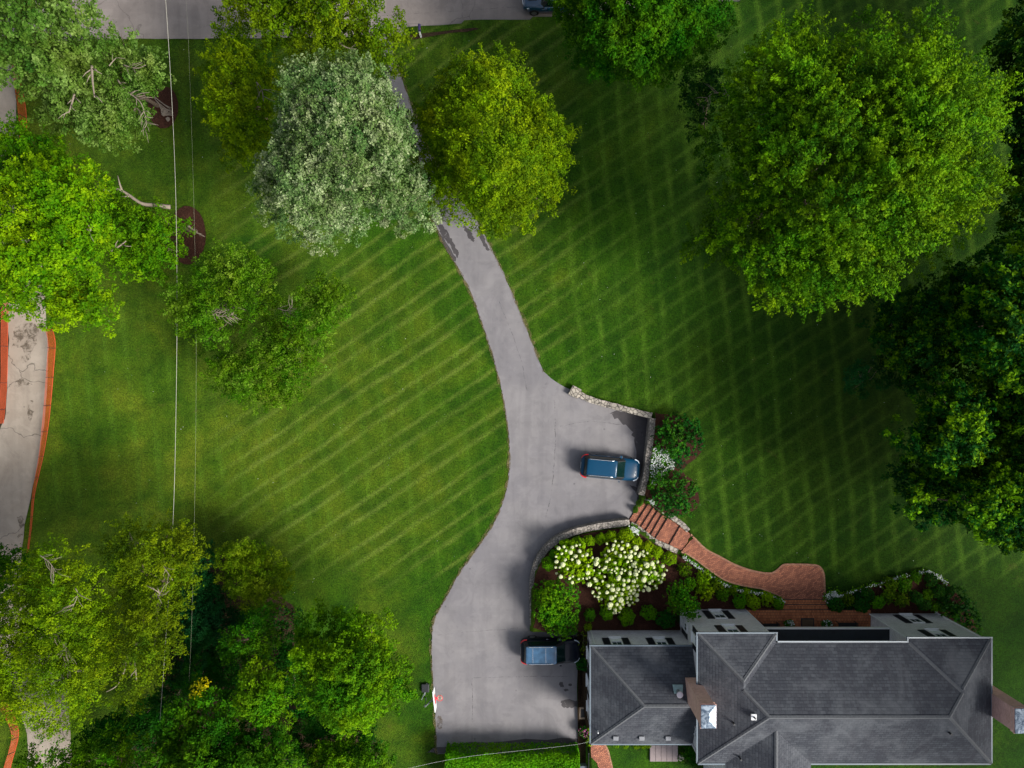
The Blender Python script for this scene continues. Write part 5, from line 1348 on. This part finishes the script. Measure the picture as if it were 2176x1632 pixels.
# roots and rocks in the mulch ring
x, y, z = G(350, 228)
rt = empty('surface_roots', (x, y, z), 'pale exposed roots and stones inside the round mulch ring', 'roots')
b = MB(); r3 = random.Random(3)
for k in range(9):
    q0 = P(322 + k * 3, 200 + k * 4); q1 = P(352 + r3.uniform(-6, 6), 222 + k * 3 + r3.uniform(-3, 3)); q2 = P(366 + r3.uniform(-4, 4), 230 + k * 2)
    b.tube(smoothpts([(q0[0] - x, q0[1] - y, .06), (q1[0] - x, q1[1] - y, .1), (q2[0] - x, q2[1] - y, .04)], 3, False), [.045] * 3 + [.05] * 2 + [.03] * 2, 5)
b.build('root', M['deadwood'], rt)
for a, b_ in ((353, 238), (358, 254), (349, 243)):
    q0 = P(a, b_); MB().prism([(q0[0] - x + .17 * math.cos(t_) * (1 + .2 * math.sin(3 * t_ + a)), q0[1] - y + .2 * math.sin(t_)) for t_ in [i * .9 for i in range(7)]], 0, .14).build('stone', M['deadwood'], rt, bevel=.03)

# bright clipped hedge
hx0, hx1 = P(945, 0, 2.3)[0], P(1232, 0, 2.3)[0]; hy1 = P(0, 1606, 2.3)[1]; hy0 = hy1 - 3.2
base = ((hx0 + hx1) / 2, (hy0 + hy1) / 2, 0)
rt = empty('clipped_hedge', base, 'bright green clipped hedge closing the bottom of the driveway', 'hedge')
r2 = np.random.default_rng(12); n = 30000
top = r2.uniform(size=n) < .62
X = r2.uniform(hx0, hx1, n); Y = r2.uniform(hy0, hy1, n); Zc = np.full(n, 2.3) + .10 * np.sin(X * 1.7) + .07 * np.sin(Y * 3 + X * .8)
Zc -= np.clip((.5 - (hy1 - Y)) / .5, 0, 1) ** 2 * .3
Y = Y + .12 * np.sin(X * 2.3) * np.clip(1 - (hy1 - Y) / 1.0, 0, 1)
side = ~top; f_ = r2.integers(0, 3, n)
Z = np.where(top, Zc + r2.uniform(-.18, .06, n), r2.uniform(.1, 2.25, n))
Y = np.where(side & (f_ == 0), hy1 + r2.uniform(-.25, .0, n), Y); X = np.where(side & (f_ == 1), hx0 + r2.uniform(0, .25, n), X); X = np.where(side & (f_ == 2), hx1 - r2.uniform(0, .25, n), X)
c_ = np.stack([X, Y, Z], 1); out_n = np.where(top[:, None], [0, 0, 1.0], np.where((f_ == 0)[:, None], [0, 1.0, .3], np.where((f_ == 1)[:, None], [-1.0, 0, .3], [1.0, 0, .3])))
nor = unit(out_n + r2.normal(scale=.5, size=(n, 3))); a = unit(np.cross(nor, r2.normal(size=(n, 3)))); b2 = np.cross(nor, a); s2 = r2.uniform(.05, .10, n)[:, None]
crown_obj('foliage', np.stack([c_ - a * s2, c_ - b2 * s2 * .6, c_ + a * s2, c_ + b2 * s2 * .6], 1), np.clip(r2.normal(.5, .22, n) + .15 * np.sin(X * 1.3) * np.cos(Y * 2), 0, 1), base, L['hedge'], rt)
st = MB()
for k in range(9): st.tube([(hx0 + .6 + k * (hx1 - hx0 - 1.2) / 8 - base[0], .3, -.1), (hx0 + .6 + k * (hx1 - hx0 - 1.2) / 8 - base[0], .25, 1.9)], [.07, .04], 6)
st.build('stem', M['bark'], rt)

# ------------------------------------------------------------------ trees
def T_(*a, **k):
    k['per'] = int(k.get('per', 16) * 3.1); k['dens'] = k.get('dens', 5) * .82; k['width'] = k.get('width', .34) * .72
    k['size'] = k.get('size', .2) * .74; k['fill'] = k.get('fill', .4); k['gap'] = k.get('gap', .62) * 1.03
    return tree(*a, **k)
# north west group
T_('broadleaf_tree', 'fresh green tree filling the top left corner', 'tree', [(-90, -90), (195, -60), (200, 30), (195, 110), (150, 165), (60, 195), (-10, 165), (-90, 100)], 13, 7, 1.6, 'grey_green', 101, dens=4.2, spray=.8, size=.24)
rt, base, lb = T_('broadleaf_tree', 'grey green tree with bare branches beside the round mulch ring', 'tree', [(40, 160), (110, 110), (200, 55), (260, 50), (285, 75), (300, 105), (352, 130), (350, 175), (300, 205), (325, 240), (310, 300), (260, 335), (200, 310), (120, 285), (60, 230)], 9, 5, 1.25, 'grey_green', 102, basepx=(335, 225), dens=4.6, spray=.75, size=.22, holes=((215, 185, 9), (170, 200, 10), (300, 190, 10)), r0=.22, gap=.66)
twig(rt, base, [(195, 140), (197, 175), (201, 207)], 10.6, 11.2, .10, 1); twig(rt, base, [(158, 200), (152, 222), (146, 240)], 10.4, 10.9, .08, 2); twig(rt, base, [(250, 170), (270, 195), (285, 205), (300, 220), (310, 250)], 9.0, 9.4, .07, 3, 12)
twig(rt, base, [(262, 138), (290, 145), (310, 138)], 9.6, 10, .05, 4); twig(rt, base, [(285, 225), (300, 240), (312, 262), (300, 280)], 8.2, 8.9, .05, 5, 14); twig(rt, base, [(232, 140), (240, 130), (248, 122)], 10.3, 10.4, .05, 6, 2)
T_('young_tree', 'feathery green tree at the left edge above the bright tree', 'tree', [(-60, 270), (20, 268), (62, 240), (72, 285), (140, 300), (175, 345), (120, 400), (0, 430), (-60, 400)], 9, 5, 1.1, 'fresh', 103, dens=5.5, spray=.9, size=.2, shell=(.6, .95))
rt, base, lb = T_('broadleaf_tree', 'bright yellow green tree at the left edge over the lane', 'tree', [(-70, 380), (30, 360), (110, 335), (205, 345), (245, 400), (255, 480), (245, 545), (225, 600), (250, 650), (250, 700), (200, 705), (160, 695), (118, 718), (90, 672), (30, 678), (-70, 640)], 14, 8, 1.35, 'bright', 104, dens=5.2, spray=.75, size=.22)
twig(rt, base, [(184, 487), (193, 490), (188, 478)], 14.5, 14.8, .05, 3, 2)
rt, base, lb = T_('leaning_tree', 'green tree leaning west from the oval mulch ring with a thick bare limb', 'tree', [(225, 385), (290, 430), (365, 445), (402, 480), (392, 540), (345, 592), (270, 600), (225, 560), (210, 470)], 8.5, 5.0, 1.15, 'fresh', 105, basepx=(415, 492), dens=5, spray=.75, size=.2, holes=((270, 515, 8),))
twig(rt, base, [(362, 440), (330, 436), (300, 432), (270, 412), (250, 402), (228, 406)], 8.4, 9.2, .17, 7, 4, name='bare_limb'); twig(rt, base, [(236, 533), (255, 522), (268, 512)], 9.6, 9.9, .09, 8, 2); twig(rt, base, [(400, 480), (415, 492), (435, 503)], 2.5, .4, .10, 9, 3)
# centre top
rt, base, lb = T_('broadleaf_tree', 'wide olive green tree over the street north of the silver tree', 'tree', [(480, -80), (490, 30), (540, 95), (600, 130), (700, 125), (790, 145), (845, 175), (885, 120), (870, 60), (805, 10), (800, -80)], 12, 6, 1.35, 'olive', 106, dens=5, spray=.95, size=.2, gap=.6, holes=((640, 60, 8),))
twig(rt, base, [(725, 95), (740, 102), (758, 104)], 11.5, 11.7, .05, 10, 2)
rt, base, lb = T_('conifer_tree', 'yellow green feathery tree west of the silver tree', 'tree', [(470, 45), (515, 55), (545, 100), (590, 130), (605, 200), (590, 290), (570, 350), (500, 355), (465, 300), (428, 240), (430, 190), (440, 130), (450, 90)], 11, 5, 1.25, 'yellow', 107, dens=5.4, spray=1.0, size=.19, cone=True)
twig(rt, base, [(545, 175), (556, 190), (560, 215)], 11.0, 11.4, .05, 11, 8)
rt, base, lb = T_('silver_tree', 'silvery pale leaved tree beside the driveway', 'tree', [(618, 135), (700, 118), (790, 128), (832, 190), (872, 250), (885, 320), (898, 380), (925, 425), (930, 468), (870, 515), (840, 480), (795, 490), (735, 518), (690, 528), (625, 500), (560, 465), (543, 400), (565, 340), (600, 280), (590, 200)], 15.5, 7, 1.25, 'silver', 108, dens=6.2, spray=.7, size=.19, gap=.6)
twig(rt, base, [(672, 330), (682, 345), (692, 352)], 16, 16, .03, 12, 2)
T_('silver_tree', 'small silver leaved tree tucked behind the large silver one near the drive', 'tree', [(775, 95), (832, 100), (838, 150), (820, 195), (780, 160)], 8, 6, 1.0, 'silver', 109, dens=5, spray=.6, size=.18)
T_('conifer_tree', 'golden green pyramid shaped tree east of the driveway', 'tree', [(950, 125), (985, 112), (1045, 98), (1110, 128), (1135, 190), (1175, 235), (1215, 275), (1222, 310), (1205, 345), (1212, 400), (1195, 440), (1140, 480), (1080, 498), (985, 492), (940, 455), (905, 425), (878, 360), (866, 290), (876, 225), (935, 180)], 15, 5.0, 1.25, 'yellow', 110, dens=6.2, spray=.8, size=.18, cone=True, gap=.56)
T_('broadleaf_tree', 'dense dark green round tree at the top edge beside the street', 'tree', [(1190, -120), (1180, 0), (1172, 30), (1200, 80), (1225, 140), (1290, 175), (1370, 185), (1440, 160), (1500, 130), (1545, 80), (1552, 20), (1540, -120)], 12, 5.5, 1.3, 'mid', 111, dens=6.5, spray=.7, size=.19, gap=.56)
# big maple at the north east
rt, base, lb = T_('maple_tree', 'very large spreading green tree over the north east lawn', 'tree', [(1600, 80), (1690, 30), (1752, 85), (1800, 115), (1818, 40), (1860, 42), (1890, 100), (1905, 45), (1928, 8), (1985, 55), (2045, 115), (2085, 170), (2138, 200), (2105, 270), (2092, 300), (2122, 335), (2100, 400), (2112, 430), (2070, 480), (2060, 505), (2000, 515), (1975, 560), (1920, 585), (1890, 602), (1850, 632), (1760, 645), (1640, 645), (1600, 612), (1560, 570), (1470, 545), (1450, 495), (1500, 465), (1525, 400), (1500, 300), (1540, 240), (1545, 160), (1590, 130)], 17.5, 8, 1.5, 'maple', 112, dens=5.2, fill=.4, spray=1.25, width=.25, size=.20, holes=((1742, 335, 16), (1660, 470, 22), (1820, 440, 10), (1580, 290, 10), (1960, 420, 10)), r0=.5, gap=.60, tipv=.5)
twig(rt, base, [(1660, 240), (1660, 228), (1645, 245)], 15, 15.4, .04, 14, 6); twig(rt, base, [(1550, 203), (1525, 197), (1508, 203), (1490, 225)], 8.5, 8.3, .05, 15, 7); twig(rt, base, [(1700, 165), (1715, 125), (1725, 160)], 14, 14.5, .04, 16, 4)
T_('broadleaf_tree', 'thin dark understory tree on the west side of the huge spreading tree', 'tree', [(1440, 160), (1520, 130), (1545, 200), (1520, 260), (1510, 330), (1500, 400), (1480, 380), (1470, 280), (1450, 220)], 7, 4, 1.0, 'deep', 113, dens=3.0, spray=.9, size=.2, r0=.15)
# eastern oaks
T_('oak_tree', 'sunlit oak with yellow green leaf tips above the east lawn', 'tree', [(1960, 830), (2000, 775), (2040, 800), (2075, 835), (2105, 900), (2115, 950), (2060, 990), (2000, 1005), (1960, 965), (1900, 975), (1868, 935), (1900, 890), (1965, 890)], 13, 8, 1.25, 'oak', 114, dens=4.5, spray=.7, size=.26, tipv=.6)
T_('oak_tree', 'oak over the lowest part of the right edge', 'tree', [(1895, 1040), (1935, 1020), (1995, 1085), (2040, 1010), (2100, 985), (2176, 990), (2300, 1000), (2340, 1100), (2250, 1185), (2110, 1165), (2040, 1115), (1960, 1125), (1905, 1095)], 13.5, 8, 1.3, 'oak', 115, dens=4.2, spray=.7, size=.26, tipv=.55)
T_('oak_tree', 'oak with scattered bright tips at the upper right edge', 'tree', [(2060, 560), (2120, 500), (2300, 500), (2400, 650), (2320, 820), (2176, 835), (2110, 830), (2060, 770), (2010, 720), (2030, 630)], 16, 9, 1.4, 'oak', 116, dens=3.4, spray=.8, size=.27, tipv=.45)
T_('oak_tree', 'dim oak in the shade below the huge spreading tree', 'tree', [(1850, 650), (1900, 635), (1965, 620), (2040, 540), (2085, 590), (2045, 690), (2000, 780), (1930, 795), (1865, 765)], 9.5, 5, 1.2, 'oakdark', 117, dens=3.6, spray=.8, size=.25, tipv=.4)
T_('holly_tree', 'small round dark tree alone at the edge of the east lawn', 'tree', [(1785, 805), (1808, 770), (1860, 760), (1890, 790), (1880, 825), (1820, 848)], 6, 3.5, .9, 'teal', 118, dens=6, spray=.4, size=.17, r0=.14)
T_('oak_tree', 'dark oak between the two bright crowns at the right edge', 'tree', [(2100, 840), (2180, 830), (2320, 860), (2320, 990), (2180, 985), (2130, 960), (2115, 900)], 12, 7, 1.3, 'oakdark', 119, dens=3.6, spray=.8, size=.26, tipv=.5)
for i, (ax, ay, lb) in enumerate(((2800, 560, 'tall dark tree outside the right edge level with the top of the oaks'), (2820, 800, 'tall dark tree outside the right edge beside the oaks'), (2800, 1040, 'tall dark tree outside the right edge level with the lowest oak'), (2770, 1290, 'tall dark tree outside the right edge just north of the house'), (2760, 1530, 'tall dark tree outside the right edge beside the house'), (2860, -60, 'tall dark tree outside the upper right corner by the street'), (2420, -330, 'tall dark tree across the street beyond the upper right corner'), (3050, 1850, 'tall dark tree beyond the lower right corner'), (2850, 2050, 'tall dark tree south east of the house'))):
    T_('oak_tree', lb, 'tree', ring(ax, ay, 175, 160, 14), 21, 9, 2.2, 'deep', 220 + i, dens=2.2, spray=1.1, size=.46, r0=.45)  # crowns added out of view to throw shade over the east side
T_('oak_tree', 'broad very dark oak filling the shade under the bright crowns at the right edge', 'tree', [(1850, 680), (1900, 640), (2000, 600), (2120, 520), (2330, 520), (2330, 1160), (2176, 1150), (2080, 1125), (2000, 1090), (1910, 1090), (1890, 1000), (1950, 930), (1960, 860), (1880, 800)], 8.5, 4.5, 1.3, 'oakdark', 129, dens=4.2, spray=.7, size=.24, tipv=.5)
T_('oak_tree', 'dark tree in the upper right corner beyond the huge spreading tree', 'tree', [(2110, 190), (2120, 60), (2200, -60), (2460, -20), (2460, 520), (2250, 540), (2120, 520), (2115, 440), (2150, 330)], 10, 4, 1.4, 'oakdark', 126, dens=3.6, spray=.9, size=.28, tipv=.3)  # crown added to darken a corner that is only shaded ground
# west lawn sparse tree
rt, base, lb = T_('birch_tree', 'thin pale green tree on the west lawn beside the overhead cable', 'tree', [(425, 545), (470, 498), (520, 515), (560, 555), (600, 600), (590, 640), (560, 680), (530, 700), (470, 720), (430, 745), (380, 700), (350, 665), (345, 610), (400, 590)], 8, 4, 1.1, 'muted', 131, dens=5.0, spray=.8, size=.17, holes=((470, 660, 16),), r0=.16, gap=.66)
twig(rt, base, [(425, 680), (450, 662), (470, 664), (500, 650)], 7.6, 8.0, .07, 17, 18); twig(rt, base, [(440, 665), (470, 672), (495, 668)], 7.8, 7.9, .05, 18, 22)
rt, base, lb = T_('birch_tree', 'sparse olive tree on the west lawn with broken twigs', 'tree', [(580, 610), (640, 620), (700, 580), (750, 600), (745, 650), (700, 700), (700, 760), (660, 800), (640, 850), (560, 860), (490, 850), (440, 800), (450, 750), (520, 740), (560, 700), (570, 650)], 6.5, 3, 1.0, 'muted', 132, dens=6.5, spray=.9, size=.18, holes=((535, 745, 18), (620, 655, 8)), r0=.13, gap=.7)
twig(rt, base, [(590, 655), (610, 660), (622, 650)], 6.4, 6.6, .04, 19, 14); twig(rt, base, [(610, 735), (625, 745), (636, 752)], 5.9, 6.1, .03, 20, 12)
# south west group
rt, base, lb = T_('cedar_tree', 'feathery yellow green cedar at the lower left edge', 'tree', [(-60, 1300), (20, 1270), (30, 1215), (80, 1165), (122, 1142), (180, 1185), (235, 1195), (250, 1280), (245, 1400), (215, 1470), (170, 1560), (110, 1550), (70, 1545), (-60, 1480)], 13, 6, 1.35, 'cedar', 141, dens=5.6, spray=1.1, width=.30, size=.16, shell=(.6, .98), gap=.6, holes=((20, 1520, 20),))
for k, q in enumerate([[(85, 1180), (105, 1195), (118, 1215)], [(95, 1340), (110, 1345), (125, 1352)], [(48, 1362), (52, 1380), (50, 1395)], [(135, 1395), (140, 1410), (150, 1425)], [(160, 1250), (165, 1265), (150, 1300)], [(140, 1365), (137, 1385)]]): twig(rt, base, q if len(q) > 2 else [q[0], ((q[0][0] + q[1][0]) / 2 + 2, (q[0][1] + q[1][1]) / 2), q[1]], 13.4, 13.6, .035, 20 + k, 12, sl=1.4)
rt, base, lb = T_('cedar_tree', 'dull olive cedar under the overhead cable', 'tree', [(215, 1125), (290, 1100), (350, 1105), (412, 1108), (428, 1180), (410, 1260), (380, 1330), (370, 1400), (340, 1480), (260, 1500), (225, 1420), (250, 1290), (230, 1200)], 11, 5, 1.3, 'cedar2', 142, dens=5.2, spray=1.1, width=.3, size=.16, shell=(.6, .98), gap=.62, holes=((250, 1305, 9), (270, 1410, 12), (330, 1445, 16)))
twig(rt, base, [(290, 1365), (287, 1400), (290, 1445)], 10.6, 11.2, .09, 31, 2); twig(rt, base, [(270, 1392), (266, 1420), (250, 1455), (226, 1470)], 10, 10.6, .07, 32, 4)
twig(rt, base, [(292, 1290), (282, 1310), (279, 1326)], 11.4, 11.3, .16, 33, 1, 'red_wood', name='broken_limb') if 'red_wood' in M else None
twig(rt, base, [(345, 1200), (355, 1215), (367, 1233)], 11.2, 11.3, .04, 34, 3); twig(rt, base, [(332, 1262), (340, 1265), (335, 1250)], 11.2, 11.4, .05, 35, 6); twig(rt, base, [(275, 1130), (282, 1150), (290, 1165)], 10, 10.4, .035, 36, 6)
T_('olive_shrub', 'khaki leaved bushy tree at the corner of the west lawn', 'tree', [(465, 1160), (510, 1148), (560, 1150), (600, 1190), (625, 1235), (610, 1275), (570, 1295), (520, 1290), (480, 1260), (462, 1210)], 4.8, 2.5, .8, 'khaki', 143, dens=9, spray=.5, size=.15, r0=.14)
T_('evergreen_shrub', 'deep blue green bushy tree between the cedar and the khaki tree', 'tree', [(415, 1170), (460, 1150), (470, 1230), (480, 1290), (470, 1340), (420, 1400), (385, 1380), (375, 1290), (400, 1220)], 4.2, 2.2, .85, 'teal', 144, dens=6.5, spray=.5, size=.17, r0=.14)
T_('evergreen_shrub', 'dark low bush in the gap left of the green tree group', 'tree', [(370, 1390), (420, 1400), (480, 1350), (500, 1410), (460, 1460), (400, 1470), (350, 1520), (320, 1600), (290, 1560), (330, 1480)], 3.4, 1.8, .85, 'deep', 145, dens=4.5, spray=.5, size=.17, r0=.12)
T_('broadleaf_tree', 'small pointed green tree at the top of the southern group', 'tree', [(540, 1285), (572, 1288), (588, 1340), (586, 1390), (545, 1420), (500, 1410), (465, 1375), (470, 1350), (510, 1330)], 8, 4.5, .95, 'mid', 146, dens=7, spray=.6, size=.19)
T_('broadleaf_tree', 'large green tree nearest the court in the southern group', 'tree', [(640, 1310), (690, 1282), (730, 1292), (765, 1310), (835, 1300), (830, 1370), (872, 1420), (885, 1450), (868, 1490), (800, 1520), (785, 1555), (700, 1545), (655, 1500), (630, 1440), (620, 1380), (640, 1340)], 11.5, 6, 1.15, 'fresh', 147, dens=5.6, spray=.7, size=.2, holes=((632, 1475, 14), (705, 1350, 8)))
T_('broadleaf_tree', 'middle green tree of the southern group', 'tree', [(520, 1400), (600, 1415), (622, 1470), (620, 1530), (585, 1550), (530, 1530), (505, 1470)], 9.5, 6, 1.05, 'fresh', 148, dens=6, spray=.65, size=.2)
rt, base, lb = T_('broadleaf_tree', 'green tree with a yellow tuft at the bottom of the southern group', 'tree', [(385, 1480), (420, 1440), (460, 1455), (500, 1480), (520, 1550), (600, 1560), (650, 1610), (640, 1740), (320, 1740), (300, 1620), (335, 1540)], 11, 6, 1.15, 'mid', 149, dens=6, spray=.7, size=.2)
tl = [(*P(428, 1460, 10.8), .42), (*P(438, 1452, 10.9), .3), (*P(418, 1468, 10.6), .3)]
Q, v = leaves(tl, per=10, dens=12, spray=.4, width=.2, size=.15, seed=5); crown_obj('yellow_leaves', Q, v, base, L['gold'], rt)
T_('broadleaf_tree', 'green tree at the bottom edge left of the bright hedge', 'tree', [(650, 1600), (700, 1570), (790, 1560), (835, 1590), (830, 1740), (650, 1740)], 7, 4, 1.0, 'fresh', 150, dens=5.5, spray=.65, size=.19)
T_('broadleaf_tree', 'mixed green tree at the bottom edge near the left corner', 'tree', [(40, 1600), (90, 1575), (150, 1590), (200, 1560), (260, 1535), (310, 1570), (320, 1740), (20, 1740)], 7.5, 4, 1.1, 'fresh', 151, dens=3.6, spray=.8, size=.19, holes=((110, 1560, 12),))
T_('evergreen_shrub', 'green leafy bush at the left edge where the lane disappears', 'tree', [(-40, 1180), (45, 1160), (60, 1190), (45, 1240), (20, 1290), (-40, 1300)], 4.5, 2.5, .9, 'mid', 152, dens=6, spray=.5, size=.19, r0=.12)
T_('evergreen_shrub', 'dark green bushy tree between the small pointed tree and the large green one', 'tree', [(590, 1330), (640, 1320), (650, 1400), (640, 1460), (690, 1540), (660, 1580), (610, 1560), (620, 1480), (590, 1420)], 4.5, 2.5, .9, 'dark', 153, dens=6, spray=.55, size=.18, r0=.12)
T_('evergreen_shrub', 'dark green bushes west of the middle green tree', 'tree', [(400, 1400), (470, 1390), (520, 1430), (510, 1520), (540, 1560), (480, 1500), (430, 1440), (380, 1460)], 5, 2.5, .9, 'dark', 154, dens=6, spray=.55, size=.18, r0=.12)
T_('evergreen_shrub', 'dark low bush at the foot of the dull olive cedar', 'tree', [(170, 1540), (260, 1500), (330, 1470), (380, 1440), (370, 1500), (330, 1560), (300, 1600), (180, 1600)], 4, 2, .9, 'dark', 155, dens=5.5, spray=.55, size=.18, r0=.12)
T_('evergreen_shrub', 'dull bushes in the gap at the bottom of the southern group', 'tree', [(600, 1560), (700, 1550), (800, 1540), (800, 1600), (660, 1632), (600, 1600)], 3.6, 2, .8, 'dark', 156, dens=5.5, spray=.5, size=.17, r0=.1)
T_('evergreen_shrub', 'blue green bushes south of the khaki bushy tree', 'tree', [(420, 1290), (500, 1290), (560, 1300), (520, 1340), (460, 1360), (440, 1420), (390, 1430), (390, 1360)], 3.8, 2, .85, 'teal', 157, dens=6, spray=.5, size=.17, r0=.1)
# low ground plants in the shade under the southern trees
poly = [(380, 1300), (470, 1280), (640, 1290), (655, 1330), (640, 1400), (640, 1632), (640, 1700), (250, 1700), (300, 1500)]
r2 = np.random.default_rng(55); Wp = [G(a, b_)[:2] for a, b_ in poly]; Wn = np.array(Wp)
X = r2.uniform(Wn[:, 0].min(), Wn[:, 0].max(), 26000); Y = r2.uniform(Wn[:, 1].min(), Wn[:, 1].max(), 26000); k = inpoly(X, Y, Wp) & (np.sin(X * 1.1) * np.cos(Y * .9 + X * .3) + r2.normal(scale=.5, size=len(X)) > -.1)
X, Y = X[k], Y[k]; n = len(X); c_ = np.stack([X, Y, r2.uniform(.05, .6, n)], 1); nor = unit(r2.normal(scale=.5, size=(n, 3)) + [0, 0, 1]); a = unit(np.cross(nor, r2.normal(size=(n, 3)))); b2 = np.cross(nor, a); s2 = r2.uniform(.06, .13, n)[:, None]
tag(link('ground_cover', quads_mesh('ground_cover', np.stack([c_ - a * s2, c_ - b2 * s2 * .6, c_ + a * s2, c_ + b2 * s2 * .6], 1), r2.uniform(0, 1, n)), L['deep']), 'dark ivy ground cover under the southern trees', kind='stuff')
